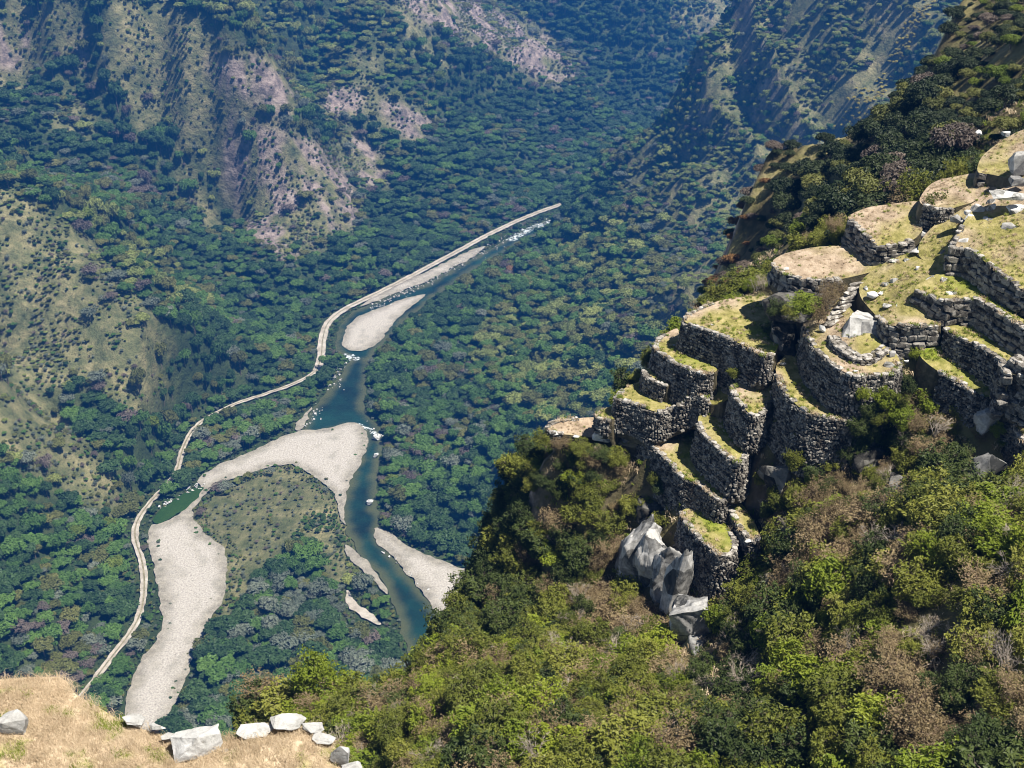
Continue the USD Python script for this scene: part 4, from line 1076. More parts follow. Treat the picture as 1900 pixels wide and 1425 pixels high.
def tree_form(seed, lobes=9, leaves=900, leaf=0.13, flat=0.5, height=1.0):
    """Crown radius about 1: (trunk, crown)."""
    r = np.random.default_rng(seed)
    tr, c, n = [], [], []
    base_h = height
    top = np.array([0, 0, base_h * 0.75])
    tr.append(tube([[0, 0, -0.3], [r.normal(0, .04), r.normal(0, .04), base_h * 0.4], top], 0.07, 0.04, 6))
    for k in range(lobes):
        a = k * 2.4 + r.uniform(-0.4, 0.4)
        rad = 0.72 * math.sqrt((k + 0.3) / lobes) * r.uniform(0.85, 1.2)
        ctr = np.array([math.cos(a) * rad, math.sin(a) * rad, base_h + flat * r.uniform(-0.25, 0.45) * (1.2 - rad)])
        R = r.uniform(0.30, 0.48)
        m = int(leaves / lobes)
        d = r.normal(size=(m, 3))
        d[:, 2] = np.abs(d[:, 2]) * r.choice([1, 1, 1, -0.6], m)
        d /= np.linalg.norm(d, axis=1)[:, None]
        q = ctr + d * np.array([R, R, R * (0.55 + 0.3 * flat)]) * r.uniform(0.75, 1.08, (m, 1))
        c.append(q)
        n.append(d + [0, 0, 0.5])
        if k % 2 == 0:
            tr.append(tube([top * 0.7, (top * 0.7 + ctr) / 2 + [0, 0, 0.03], ctr], 0.03, 0.012, 4))
    return joined(tr), quads(np.vstack(c), np.vstack(n), r, leaf)


def bare_form(seed, twigs=420, spread=1.0, h=1.1, thick=0.016):
    """A leafless shrub: stems that fork into fine twigs."""
    r = np.random.default_rng(seed)
    out, tips = [], []
    for k in range(7):
        a = r.uniform(0, 6.28)
        e = np.array([math.cos(a) * r.uniform(.2, .6) * spread, math.sin(a) * r.uniform(.2, .6) * spread, h * r.uniform(.55, .9)])
        mid = e * [0.35, 0.35, 0.55] + r.normal(0, .05, 3)
        out.append(tube([[0, 0, -.2], mid, e], thick * 1.6, thick * 0.7, 4))
        tips += [(mid, e - mid, 1.0), (e, e - mid, 0.8)]
    for g in range(2):
        new = []
        for b, d, sc in tips:
            for _ in range(4 if g else 4):
                dd = d / (np.linalg.norm(d) + 1e-9) + r.normal(0, .55, 3)
                dd[2] = abs(dd[2]) * 0.8
                e = b + dd / np.linalg.norm(dd) * r.uniform(.2, .42) * sc * spread
                out.append(tube([b, (b + e) / 2 + r.normal(0, .03, 3), e], thick * (0.6 if g == 0 else 0.38), thick * 0.2, 3))
                new.append((e, e - b, sc * 0.75))
        tips = new
    return joined(out), np.array([t[0] for t in tips])


def bush_form(seed, leaves=2600, leaf=0.055, lumps=11, tall=0.8, thin=0.0):
    """A leafy shrub, radius about 1: (branches, foliage)."""
    r = np.random.default_rng(seed)
    wood, tips = bare_form(seed + 5, h=0.95 * tall + 0.15, thick=0.014)
    c, n = [], []
    for k in range(lumps):
        a, rad = k * 2.4 + r.uniform(-.5, .5), 0.68 * math.sqrt((k + .4) / lumps)
        ctr = np.array([math.cos(a) * rad, math.sin(a) * rad, tall * r.uniform(0.45, 0.95) * (1.15 - 0.7 * rad)])
        R = r.uniform(.2, .46)
        m = leaves // lumps
        d = r.normal(size=(m, 3))
        d /= np.linalg.norm(d, axis=1)[:, None]
        c.append(ctr + d * R * r.uniform(0.3 + 0.2 * (1 - thin), 1.3, (m, 1)) ** 0.85)
        n.append(d + [0, 0, 0.6])
    k = r.integers(0, len(tips), leaves // 2)
    c.append(tips[k] * 1.12 + r.normal(0, .06, (len(k), 3)))
    n.append(np.tile([0, 0, 1.0], (len(k), 1)))
    return wood, quads(np.vstack(c), np.vstack(n), r, leaf, 0.5)


def tuft_form(seed, blades=40, length=1.0, lean=0.6, width=0.03, spread=0.25):
    r = np.random.default_rng(seed)
    v, f = [], []
    for k in range(blades):
        a = r.uniform(0, 6.28)
        b = np.array([r.normal(0, spread), r.normal(0, spread), -0.03])
        L = length * r.uniform(.5, 1.15)
        o = np.array([math.cos(a), math.sin(a), 0])
        t = np.array([-o[1], o[0], 0]) * width * r.uniform(.6, 1.3)
        l_ = lean * r.uniform(.4, 1.4)
        m = b + o * L * l_ * 0.35 + [0, 0, L * 0.6]
        e = b + o * L * l_ + [0, 0, L * max(0.15, 0.95 - 0.6 * l_)]
        i = len(v)
        v += [b - t, b + t, m + t * .8, m - t * .8, e]
        f += [[i, i + 1, i + 2], [i, i + 2, i + 3], [i + 3, i + 2, i + 4]]
    return np.array(v), np.array(f)


KINDS = ['dark', 'mid', 'lime', 'olive', 'grey', 'brown', 'rust', 'yellow', 'pale']
TREES = {}
for q, k in enumerate(KINDS):
    TREES[k] = []
    for v_ in range(3 if k in ('dark', 'mid', 'olive', 'grey') else 2):
        thin = k in ('brown', 'grey')
        TREES[k].append(tree_form(100 + 10 * q + v_, lobes=(9, 12, 7)[v_], leaves=(620 if thin else 980), leaf=(0.10 if thin else 0.125), flat=(0.45, 0.3, 0.7)[v_], height=(0.95, 0.75, 1.2)[v_]))
protos, PIDX = [], {}
for k in KINDS:
    PIDX[k] = []
    for trunk, crown in TREES[k]:
        PIDX[k].append(len(protos))
        protos.append([('trunk', trunk, M_BARK), ('crown', crown, LEAF[k])])

# candidates over the far terrain
fr = np.random.default_rng(12)


def jitter_grid(x0, x1, y0, y1, st, r):
    gx, gy = np.meshgrid(np.arange(x0, x1, st), np.arange(y0, y1, st))
    return np.c_[gx.ravel(), gy.ravel()] + r.uniform(-0.48, 0.48, (gx.size, 2)) * st


def grid_at(arr, q):
    iy = np.interp(q[:, 1], GY, np.arange(len(GY)))
    return map_coordinates(arr, [iy, (q[:, 0] - GX[0]) / 3.5], order=1, mode='nearest')


WATERY = [river, bar1, bar2, bar3, bar4, bar5, bar6, bar7, pond]
TREE_PX = Polygon([(560, 960), (600, 930), (635, 960), (640, 1030), (640, 1180), (820, 1230), (700, 1330), (420, 1440), (320, 1400), (345, 1270), (370, 1200), (420, 1180), (430, 1100), (500, 1050)])
SCRUB_PX = Polygon([(370, 960), (400, 915), (470, 882), (540, 866), (612, 905), (632, 960), (640, 1090), (730, 1150), (740, 1170), (640, 1170), (560, 1010), (500, 1040), (430, 1100), (415, 1150), (422, 1060), (405, 1005)])
from shapely.geometry import MultiPolygon
DARK_SHADE_PX = MultiPolygon([Polygon([(60, -60), (190, 55), (330, 160), (430, 262), (425, 420), (330, 370), (240, 300), (120, 300), (-60, 240), (-60, -60)]).buffer(0), Polygon([(560, 210), (640, 190), (760, 330), (780, 450), (700, 470), (650, 350)]).buffer(0), Polygon([(760, 60), (900, 110), (1060, 200), (1090, 290), (1000, 260), (850, 180)]).buffer(0)])  # dark woods; the darkest crown kinds also imitate cloud and slope shade
PALE_SUNLIT_PX = MultiPolygon([Polygon([(260, -60), (760, -60), (800, 130), (640, 170), (540, 200), (430, 190), (300, 60)]).buffer(0), Polygon([(1000, 470), (1320, 300), (1300, 560), (1150, 760), (1000, 800), (860, 640)]).buffer(0), Polygon([(-60, 280), (60, 330), (330, 480), (420, 560), (300, 560), (160, 430), (-60, 330)]).buffer(0)])  # light-leaved slopes; sunlight is also painted in by the paler crown kinds
YEL_PX = Polygon([(1712, -20), (1660, 80), (1610, 130), (1560, 190), (1535, 236), (1600, 236), (1640, 170), (1690, 100), (1735, 0)])
cand = []
for st, mode in ((5.2, 'forest'), (2.9, 'shrub'), (2.5, 'fringe')):
    q = jitter_grid(-680, 430, 400, 1960, st, fr)
    z = far_z(q[:, 0], q[:, 1])
    p = np.c_[q, z]
    vis, x, y, w = seen(p + [0, 0, 5.0 if mode == 'forest' else 2.0], 14.0)
    q, p, x, y, w = q[vis], p[vis], x[vis], y[vis], w[vis]
    gm, rm, rt = grid_at(m_grass, q), grid_at(m_rock, q), grid_at(right_side, q)
    z = p[:, 2]
    pts = shp_points(q)
    bad = np.zeros(len(q), bool)
    R = np.where(mode == 'forest', (2.3 + 4.6 * fr.uniform(0, 1, len(q)) ** 1.9) * (0.85 + 0.4 * fbm(np.c_[q / 60, 0 * z], 2, 4)), fr.uniform(0.55, 1.9, len(q)) * (1 + 0.85 * (q[:, 0] > 60)))
    for pg in WATERY:
        prepare(pg)
        bad |= distance(pg, pts) < (R * 0.75 + 0.3)
    for kx, pg in enumerate(roads):
        bad |= distance(pg, pts) < (R * 0.7 + 0.2)
        for st_ in (1.0, 2.0, 3.0):                                 # trees on the near side that would hide the road
            bad |= (distance(pg, shp_points(q + [0, 1.0] * (R * st_)[:, None])) < R * 0.3) & (fr.uniform(0, 1, len(q)) < (0.96 if kx else 0.85 - 0.1 * st_)) & ((x > 575) if kx else ((x < 430) | (fr.uniform(0, 1, len(q)) < 0.96)))
    for st_ in (0.8, 1.6):
        bad |= (distance(river, shp_points(q + [-0.25, 1.0] * (R * st_)[:, None])) < R * 0.2) & (fr.uniform(0, 1, len(q)) < 0.85) & (y < 640)
    if mode != 'fringe':
        bad |= contains_xy(YEL_PX, x, y)
    isl_t = contains_xy(TREE_PX, x, y) & (z < 3)
    isl_s = contains_xy(SCRUB_PX, x, y) & (z < 3) & ~isl_t
    high = rt * smooth(60, 115, z + 30 * (fbm(np.c_[q / 40, 0 * z], 3, 6) - 0.5))
    open_ = np.clip(np.maximum(np.maximum(gm * 1.15, rm * 1.3), high), 0, 1)
    u = fr.uniform(0, 1, len(q))
    if mode == 'forest':
        keep = ~bad & ~isl_s & (u > open_ * 1.02)
    elif mode == 'fringe':
        ed = np.full(len(q), 99.0)
        for pg in WATERY + roads:
            ed = np.minimum(ed, distance(pg, pts))
        R = R * 0.7
        keep = (ed > 0.5) & (ed < 8) & (u < 0.75) & (z < 8)
        yel = contains_xy(YEL_PX, x, y) & (u < 0.8) & (fbm(np.c_[q / 9, 0 * z], 3, 47) > 0.42)
        keep |= yel
        R = np.where(yel, 1.35, R)
        keep |= contains_xy(bar1.buffer(-1.5), q[:, 0], q[:, 1]) & (distance(bar1.exterior, pts) < 7) & (u < 0.10 * smooth(0.45, 0.6, fbm(np.c_[q / 14, 0 * z], 3, 44)) * 3)
    else:
        dens = np.where(isl_s, 0.34, np.where(open_ > 0.25, (0.15 + 0.9 * smooth(0.38, 0.6, fbm(np.c_[q / 13, 0 * z], 4, 48))) * (1 - 0.3 * rm) * (1 - 0.25 * high), 0.03))
        keep = ~bad & (u < dens)
    zd = contains_xy(DARK_SHADE_PX, x, y) | (q[:, 1] > 1440)  # far mountain too: dark crowns stand in for the shadow on it
    zb = contains_xy(PALE_SUNLIT_PX, x, y)
    patch = fbm(np.c_[q / 45, z / 45], 3, 15) + fr.normal(0, 0.10, len(q))
    for i in np.nonzero(keep)[0]:
        t = patch[i]
        if mode == 'fringe' and yel[i]:
            k = 'yellow'
        elif mode == 'fringe':
            k = fr.choice(['mid', 'dark', 'olive', 'grey'], p=[.35, .3, .2, .15])
        elif isl_s[i]:
            k = fr.choice(['grey', 'olive', 'brown', 'mid'], p=[.4, .3, .2, .1])
        elif isl_t[i]:
            k = ('grey' if (1070 < y[i] < 1190 and x[i] < 640 and fr.uniform() < 0.55) else fr.choice(['dark', 'mid', 'grey', 'olive'], p=[.5, .27, .15, .08]))
        elif high[i] > 0.5:
            k = fr.choice(['pale', 'olive', 'mid', 'grey', 'dark', 'brown'], p=([.62, .16, .12, .05, .01, .04] if t > 0.47 else [.4, .14, .32, .06, .06, .02]))
        elif open_[i] > 0.4:
            k = fr.choice(['olive', 'grey', 'pale', 'mid', 'brown', 'dark'], p=[.34, .16, .2, .14, .10, .06])
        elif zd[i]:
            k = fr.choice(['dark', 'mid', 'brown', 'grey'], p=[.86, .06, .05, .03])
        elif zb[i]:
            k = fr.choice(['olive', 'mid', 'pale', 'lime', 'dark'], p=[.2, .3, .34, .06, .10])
        elif t < 0.42:
            k = fr.choice(['dark', 'mid', 'grey'], p=[.75, .2, .05])
        elif t < 0.52:
            k = fr.choice(['dark', 'mid', 'grey', 'olive', 'brown'], p=[.46, .42, .05, .05, .02])
        elif t < 0.62:
            k = fr.choice(['mid', 'dark', 'olive', 'lime', 'grey'], p=[.56, .24, .12, .03, .05])
        else:
            k = fr.choice(['olive', 'grey', 'brown', 'mid', 'rust'], p=[.34, .18, .12, .355, .005])
        r_ = R[i]
        if isl_s[i]:
            r_ *= 0.75
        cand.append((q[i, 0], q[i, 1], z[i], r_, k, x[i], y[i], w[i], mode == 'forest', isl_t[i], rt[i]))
# extra dense yellow flowering tufts on the cliff of the right-hand mountain
print('far plants', len(cand))
P = np.array([c[:3] for c in cand])
R = np.array([c[3] for c in cand])
strict, sx, sy, sw = seen(P + np.c_[0 * R, 0 * R, R], 3.0)
strict &= (sx > 5) & (sx < 1895) & (sy > 5) & (sy < 1420)
big = [i for i in np.argsort(-R / sw) if strict[i] and cand[i][8]][:300]
bigset = set(big)
TREE_WORDS = {'dark': 'dark green broad-crowned', 'mid': 'mid green bushy', 'lime': 'bright lime green', 'olive': 'dull olive green', 'grey': 'pale grey-green', 'brown': 'brownish half-bare', 'rust': 'rusty orange', 'pale': 'pale yellow-green', 'yellow': 'yellow flowering'}
ex = [i for i in range(len(cand)) if i not in bigset]
er = np.random.default_rng(5)
idx = [PIDX[cand[i][4]][er.integers(len(PIDX[cand[i][4]]))] for i in ex]
stp = grid_at(sl, P[ex][:, :2])
sc = np.c_[R[ex], R[ex], R[ex] * er.uniform(0.75, 1.15, len(ex)) * (1 + 0.9 * smooth(0.9, 2.0, stp))]
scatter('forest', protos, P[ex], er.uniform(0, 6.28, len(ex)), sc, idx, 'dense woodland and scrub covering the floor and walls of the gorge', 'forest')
for k in KINDS:
    for v_, (trunk, crown) in enumerate(TREES[k]):
        c = f'/World/tree_class_{k}_{v_}'
        stage.CreateClassPrim(c).SetTypeName('Xform')
        usdkit.mesh(stage, c + '/trunk', trunk, M_BARK)
        usdkit.mesh(stage, c + '/crown', crown, LEAF[k])
VALLEY_FEATS = [('the small green pond', 330, 940), ('the teal pool', 620, 730), ('the tongue-shaped gravel bar', 700, 600), ('the narrow river channel', 670, 920), ('the gravel beach', 790, 1060), ('the horseshoe bar head', 600, 830),
                ('the horseshoe bar tail', 310, 1230), ('the scrubby island top', 480, 960), ('the sandy strip', 680, 1135), ('the road bend by the pond', 260, 960), ('the lowest visible road end', 190, 1250), ('the road bend near the rapids', 600, 640),
                ('the upper road', 900, 440), ('the straw-coloured spur', 230, 780), ('the rocky nose', 560, 400), ('the bare platform', 990, 780), ('the hill brow', 880, 960), ('the end of the upper road', 1070, 375), ('the riverside road stretch', 420, 760), ('the bottom of the bushy island', 480, 1250), ('the island grove middle', 520, 1120)]
labs = name_plants([(f'{TREE_WORDS[cand[i][4]]} tree', cand[i][5], cand[i][6], cand[i][3]) for i in big], VALLEY_FEATS)
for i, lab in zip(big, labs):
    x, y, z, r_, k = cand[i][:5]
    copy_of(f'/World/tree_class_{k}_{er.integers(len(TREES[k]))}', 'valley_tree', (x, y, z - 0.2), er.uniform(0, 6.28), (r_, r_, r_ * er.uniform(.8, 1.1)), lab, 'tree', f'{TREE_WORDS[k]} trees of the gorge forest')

# ------------------------------------------------------------------ plants of the near hillside
br = np.random.default_rng(33)
BUSH = {
    'near': [bush_form(300 + k, 2600, (0.062, 0.05, 0.07)[k], 11, (0.8, 0.65, 1.0)[k]) for k in range(3)],
    'nearlime': [bush_form(320 + k, 2600, (0.075, 0.06)[k], 10, (0.75, 0.9)[k]) for k in range(2)],
    'neardark': [bush_form(340 + k, 2900, (0.06, 0.075, 0.05)[k], 11, (0.85, 1.0, 0.7)[k]) for k in range(3)],
    'dry': [bush_form(360 + k, 1500, 0.045, 10, (0.7, 0.9)[k], 0.8) for k in range(2)],
}
BARE = [bare_form(380 + k, h=1.1)[0] for k in range(3)]
bprotos, bidx = [], {}
for k, fs in BUSH.items():
    bidx[k] = []
    for wood, fol in fs:
        bidx[k].append(len(bprotos))
        bprotos.append([('branches', wood, M_DRYTWIG if k == 'dry' else M_BARK), ('foliage', fol, LEAF[k])])
bidx['bare'] = []
for w_ in BARE:
    bidx['bare'].append(len(bprotos))
    bprotos.append([('branches', w_, M_TWIG)])

# bare rock slabs of the hillside: (pixel foot x, y, width, height, metres below, kind, tilt, label)
SLABS = [
    (1172, 1078, 72, 140, 54.3, 'c', 0.14, 'tall pale grey rock slab leaning left of the ramp wall'), (1198, 1095, 62, 125, 54.2, 'c', 0.12, 'grey rock slab with a mossy crack, second from the left'), (1222, 1045, 66, 90, 53.0, 'c', 0.1, 'stubby jagged rock above the middle slabs'), (1230, 1118, 58, 120, 53.9, 'c', 0.14, 'narrow smooth slab right of the mossy crack'),
    (1252, 1140, 52, 140, 53.6, 'c', 0.1, 'long thin blade of grey rock against the lowest terrace wall'), (1200, 975, 50, 60, 51.4, 'd', 0.1, 'dark rock knob below the ramp terrace wall'),
    (1285, 1200, 95, 125, 52.5, 'c', 0.1, 'cracked grey outcrop at the foot of the lowest terrace wall'), (1300, 1225, 70, 60, 52.3, 'c', 0.0, 'broken dark base of the cracked outcrop'),
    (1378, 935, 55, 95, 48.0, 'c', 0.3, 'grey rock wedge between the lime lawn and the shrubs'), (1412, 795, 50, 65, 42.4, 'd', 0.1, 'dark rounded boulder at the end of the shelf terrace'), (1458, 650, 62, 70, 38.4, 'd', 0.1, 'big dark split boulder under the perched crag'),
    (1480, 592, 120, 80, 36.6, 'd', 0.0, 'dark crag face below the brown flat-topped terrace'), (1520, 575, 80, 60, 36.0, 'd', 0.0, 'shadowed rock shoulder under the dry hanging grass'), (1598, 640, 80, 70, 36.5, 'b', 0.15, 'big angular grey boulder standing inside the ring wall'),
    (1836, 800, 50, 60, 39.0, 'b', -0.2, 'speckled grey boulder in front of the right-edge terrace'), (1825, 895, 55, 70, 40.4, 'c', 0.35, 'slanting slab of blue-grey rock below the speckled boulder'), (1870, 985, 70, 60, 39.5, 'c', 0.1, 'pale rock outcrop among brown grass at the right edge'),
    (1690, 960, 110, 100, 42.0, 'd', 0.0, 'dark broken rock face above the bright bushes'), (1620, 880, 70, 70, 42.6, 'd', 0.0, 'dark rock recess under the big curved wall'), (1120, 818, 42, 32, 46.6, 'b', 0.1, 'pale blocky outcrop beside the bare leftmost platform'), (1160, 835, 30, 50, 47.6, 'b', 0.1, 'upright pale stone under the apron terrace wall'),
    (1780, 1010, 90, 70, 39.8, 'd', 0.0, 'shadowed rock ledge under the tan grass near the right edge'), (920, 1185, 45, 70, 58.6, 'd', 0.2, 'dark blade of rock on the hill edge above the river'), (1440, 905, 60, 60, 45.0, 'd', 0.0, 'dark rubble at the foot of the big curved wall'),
]
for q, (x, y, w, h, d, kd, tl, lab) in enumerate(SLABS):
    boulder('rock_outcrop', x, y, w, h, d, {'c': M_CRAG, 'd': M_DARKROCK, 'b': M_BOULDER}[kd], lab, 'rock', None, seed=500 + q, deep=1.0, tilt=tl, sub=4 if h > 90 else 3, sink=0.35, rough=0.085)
slab_px = [(x - w * 0.5, x + w * 0.5, y - h, y + 5) for x, y, w, h, d, kd, tl, lab in SLABS if kd == 'c']

q = jitter_grid(-30, 60, 28, 130, 1.1, br)
q2 = jitter_grid(-30, 60, 28, 130, 0.95, br)
slq = map_coordinates(nsl, [(q2[:, 1] - NY[0]) / 0.8, (q2[:, 0] - NX[0]) / 0.8], order=1, mode='nearest')
q = np.vstack([q, q2[br.uniform(0, 1, len(q2)) < smooth(0.8, 2.2, slq) * 0.9]])
z = near_z(q[:, 0], q[:, 1])
p = np.c_[q, z]
vis, x, y, w = seen(p + [0, 0, 1.0], 3.5)
ridge = ((x > 1290) & (y < 560) & (q[:, 1] > 95)) | (q[:, 1] > 112)
in_cap = np.full(len(q), 99.0)
for pg, zr, xyz, gm, key in CAPS:
    in_cap = np.minimum(in_cap, distance(pg, shp_points(q)))
keep = vis & ~ridge & (in_cap > 0.7)
for a0, a1, b0, b1 in slab_px:
    keep &= ~((x > a0) & (x < a1) & (y > b0) & (y < b1))
q, z, p, x, y, w, in_cap = q[keep], z[keep], p[keep], x[keep], y[keep], w[keep], in_cap[keep]
t = fbm(np.c_[q / 7, z / 9], 3, 91) + br.normal(0, 0.06, len(q))
t2 = fbm(np.c_[q / 4, z / 5], 3, 95)
items = []
DRYZ = Polygon([(1640, 1180), (1900, 1000), (1900, 1330), (1760, 1420), (1650, 1380)])
DRY2 = Polygon([(1000, 920), (1180, 900), (1160, 1060), (1260, 1180), (1180, 1220), (1060, 1160), (1020, 1030)])
DRY3 = Polygon([(1480, 870), (1700, 880), (1680, 1000), (1450, 1060), (1380, 1120), (1400, 1000)])
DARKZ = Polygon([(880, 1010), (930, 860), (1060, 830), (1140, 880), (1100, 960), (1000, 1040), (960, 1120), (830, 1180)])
SHADE_HOLLOW = Polygon([(1300, 1180), (1420, 1120), (1440, 1240), (1420, 1425), (1290, 1425), (1280, 1280)])  # gully shade imitated by darker bush kinds, planted thinner
pz = shp_points(np.c_[x, y])
iz = [contains_xy(a, x, y) for a in (DRYZ, DRY2, DRY3, DARKZ, SHADE_HOLLOW)]
for i in range(len(q)):
    u = br.uniform()
    if iz[0][i]:
        k = br.choice(['dry', 'bare', 'near', 'neardark'], p=[.55, .15, .2, .1])
    elif iz[1][i]:
        k = br.choice(['dry', 'bare', 'near', 'neardark', 'nearlime'], p=[.36, .16, .28, .15, .05])
    elif iz[2][i]:
        k = br.choice(['dry', 'near', 'bare', 'neardark', 'nearlime'], p=[.42, .3, .1, .13, .05])
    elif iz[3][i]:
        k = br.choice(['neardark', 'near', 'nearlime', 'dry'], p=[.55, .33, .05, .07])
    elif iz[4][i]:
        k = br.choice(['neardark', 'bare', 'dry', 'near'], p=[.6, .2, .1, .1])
        if u < 0.35:
            continue
    elif t[i] < 0.45:
        k = br.choice(['neardark', 'near', 'dry', 'bare', 'nearlime'], p=[.24, .46, .13, .08, .09])
    elif t[i] < 0.57:
        k = br.choice(['near', 'nearlime', 'neardark', 'dry', 'bare'], p=[.5, .17, .1, .14, .09])
    else:
        k = br.choice(['near', 'nearlime', 'dry', 'bare', 'neardark'], p=[.34, .3, .2, .08, .08])
    r_ = br.uniform(0.55, 1.5) * (0.7 + 0.7 * t2[i])
    if in_cap[i] < 1.8:
        r_ = min(r_, 0.35 + 0.3 * in_cap[i])
    items.append((q[i, 0], q[i, 1], z[i] - 0.1, r_, k, x[i], y[i], w[i]))
# single plants set where the photograph shows them: pixel, metres below, radius, kind
for (a, b, d, r_, k) in [(1495, 572, 34.8, 1.35, 'nearlime'), (1470, 580, 35.0, 0.8, 'near'), (1440, 575, 35.6, 0.7, 'neardark'), (1520, 585, 35.0, 0.9, 'dry'), (1535, 560, 34.4, 1.0, 'dry'), (1545, 545, 34.3, 0.9, 'dry'), (1010, 818, 47.2, 0.9, 'near'), (1040, 824, 47.0, 0.9, 'dry'), (1075, 832, 47.0, 1.0, 'near'), (1115, 842, 47.2, 0.9, 'neardark'), (1145, 852, 47.6, 0.8, 'near'), (985, 835, 49.5, 1.2, 'neardark'), (1060, 850, 49, 1.2, 'near'), (1120, 870, 49.2, 1.2, 'dry'), (1160, 890, 49.8, 1.0, 'neardark'), (1000, 870, 53, 1.4, 'near'), (1080, 890, 51.5, 1.3, 'neardark'), (1735, 410, 31.2, 1.1, 'near'), (1550, 425, 33, 1.0, 'dry'), (1560, 440, 33.5, 0.9, 'near'),
                         (1640, 745, 37.9, 0.9, 'nearlime'), (1665, 780, 39.2, 1.1, 'nearlime'), (1600, 735, 37.6, 0.55, 'nearlime'), (1612, 765, 38.7, 0.7, 'neardark'), (1592, 795, 39.8, 0.7, 'neardark'), (1632, 780, 39.0, 0.8, 'near'), (1660, 745, 37.8, 0.8, 'near'), (1572, 840, 41.6, 0.8, 'neardark'), (1540, 860, 42.6, 0.8, 'near'), (1510, 870, 43, 0.8, 'neardark'), (1470, 860, 43, 0.7, 'near'), (1480, 800, 41.0, 0.4, 'near'), (1520, 815, 41.2, 0.4, 'neardark'), (1700, 790, 39.4, 1.1, 'dry'), (1735, 800, 39.4, 1.0, 'bare'), (1680, 830, 40.6, 1.1, 'bare'), (1715, 840, 40.2, 1.0, 'dry'), (1690, 745, 39.0, 1.2, 'dry'), (1720, 760, 39.2, 1.0, 'nearlime'), (1740, 730, 38.4, 0.8, 'near'), (1680, 720, 38.0, 0.9, 'neardark'),
                         (1620, 805, 40.2, 0.9, 'neardark'), (1650, 820, 40.9, 1.0, 'neardark'), (1595, 830, 41.3, 0.8, 'neardark'), (1545, 730, 41.0, 0.5, 'near'), (1360, 690, 40.0, 0.45, 'near'), (1412, 700, 40.1, 0.5, 'near'), (1428, 690, 39.8, 0.4, 'neardark'),
                         (1230, 905, 48.4, 0.9, 'neardark'), (1215, 890, 48.0, 0.7, 'near'), (1255, 925, 49, 0.8, 'neardark'), (1270, 940, 48.8, 0.6, 'near'), (1290, 925, 48.0, 0.6, 'near'), (1195, 900, 49.2, 0.8, 'neardark'), (1240, 800, 45.6, 0.6, 'neardark'), (1225, 790, 45.4, 0.5, 'near'),
                         (1450, 790, 42, 0.7, 'near'), (1470, 800, 42.4, 0.8, 'neardark'), (1435, 750, 41.0, 0.6, 'near'), (1443, 735, 40.8, 0.7, 'grey'), (1850, 800, 38.9, 0.6, 'nearlime'), (1860, 820, 39.6, 0.6, 'nearlime'), (1780, 770, 39, 1.0, 'near'), (1800, 740, 38.4, 0.9, 'dry'), (1760, 790, 39.6, 1.1, 'dry'),
                         (1790, 730, 37.4, 0.5, 'near'), (1700, 660, 36.2, 0.5, 'nearlime'), (1720, 655, 36, 0.5, 'dry'), (1660, 680, 36.6, 0.5, 'near'), (1655, 700, 37.2, 0.5, 'nearlime'), (1430, 610, 37.8, 0.7, 'neardark'), (1436, 625, 37.9, 0.5, 'neardark'), (1440, 540, 36, 0.8, 'dry'),
                         (585, 1285, 62, 2.2, 'nearlime'), (640, 1290, 61.6, 1.6, 'nearlime'), (500, 1300, 64, 2.0, 'dry'), (540, 1330, 63.5, 2.0, 'near'), (470, 1340, 65, 1.8, 'neardark'), (680, 1320, 60.4, 1.7, 'near'), (620, 1350, 61.5, 1.8, 'near'), (560, 1375, 63, 1.9, 'neardark')]:
    qq = at_z(np.array(a), np.array(b), CAM_Z - d)
    _, _, ww = project(qq)
    items.append((qq[0], qq[1], qq[2] - 0.3, r_, 'near' if k == 'grey' else k, a, b, float(ww)))
print('near plants', len(items))
score = np.array([it[3] / it[7] for it in items])
inside = np.array([10 < it[5] < 1890 and 10 < it[6] < 1415 for it in items])
order = [i for i in np.argsort(-score) if inside[i]][:290]
oset = set(order)
rest = [i for i in range(len(items)) if i not in oset]
scatter('undergrowth', bprotos, [items[i][:3] for i in rest], br.uniform(0, 6.28, len(rest)), np.array([[items[i][3] * a_ for a_ in (br.uniform(.75, 1.3), br.uniform(.75, 1.3), br.uniform(.7, 1.35))] for i in rest]), [bidx[items[i][4]][br.integers(len(bidx[items[i][4]]))] for i in rest],
        'tangled low undergrowth covering the steep hillside', 'undergrowth')
for k, fs in BUSH.items():
    for v_, (wood, fol) in enumerate(fs):
        c = f'/World/bush_class_{k}_{v_}'
        stage.CreateClassPrim(c).SetTypeName('Xform')
        usdkit.mesh(stage, c + '/branches', wood, M_DRYTWIG if k == 'dry' else M_BARK)
        usdkit.mesh(stage, c + '/foliage', fol, LEAF[k])
for v_, w_ in enumerate(BARE):
    c = f'/World/bush_class_bare_{v_}'
    stage.CreateClassPrim(c).SetTypeName('Xform')
    usdkit.mesh(stage, c + '/branches', w_, M_TWIG)
BUSH_WORDS = {'near': ('olive green leafy bush', 'bush'), 'nearlime': ('bright yellow-green bush', 'bush'), 'neardark': ('dark green dense bush', 'bush'), 'dry': ('dry brown twiggy bush', 'bush'), 'bare': ('leafless pale-twigged shrub', 'shrub')}


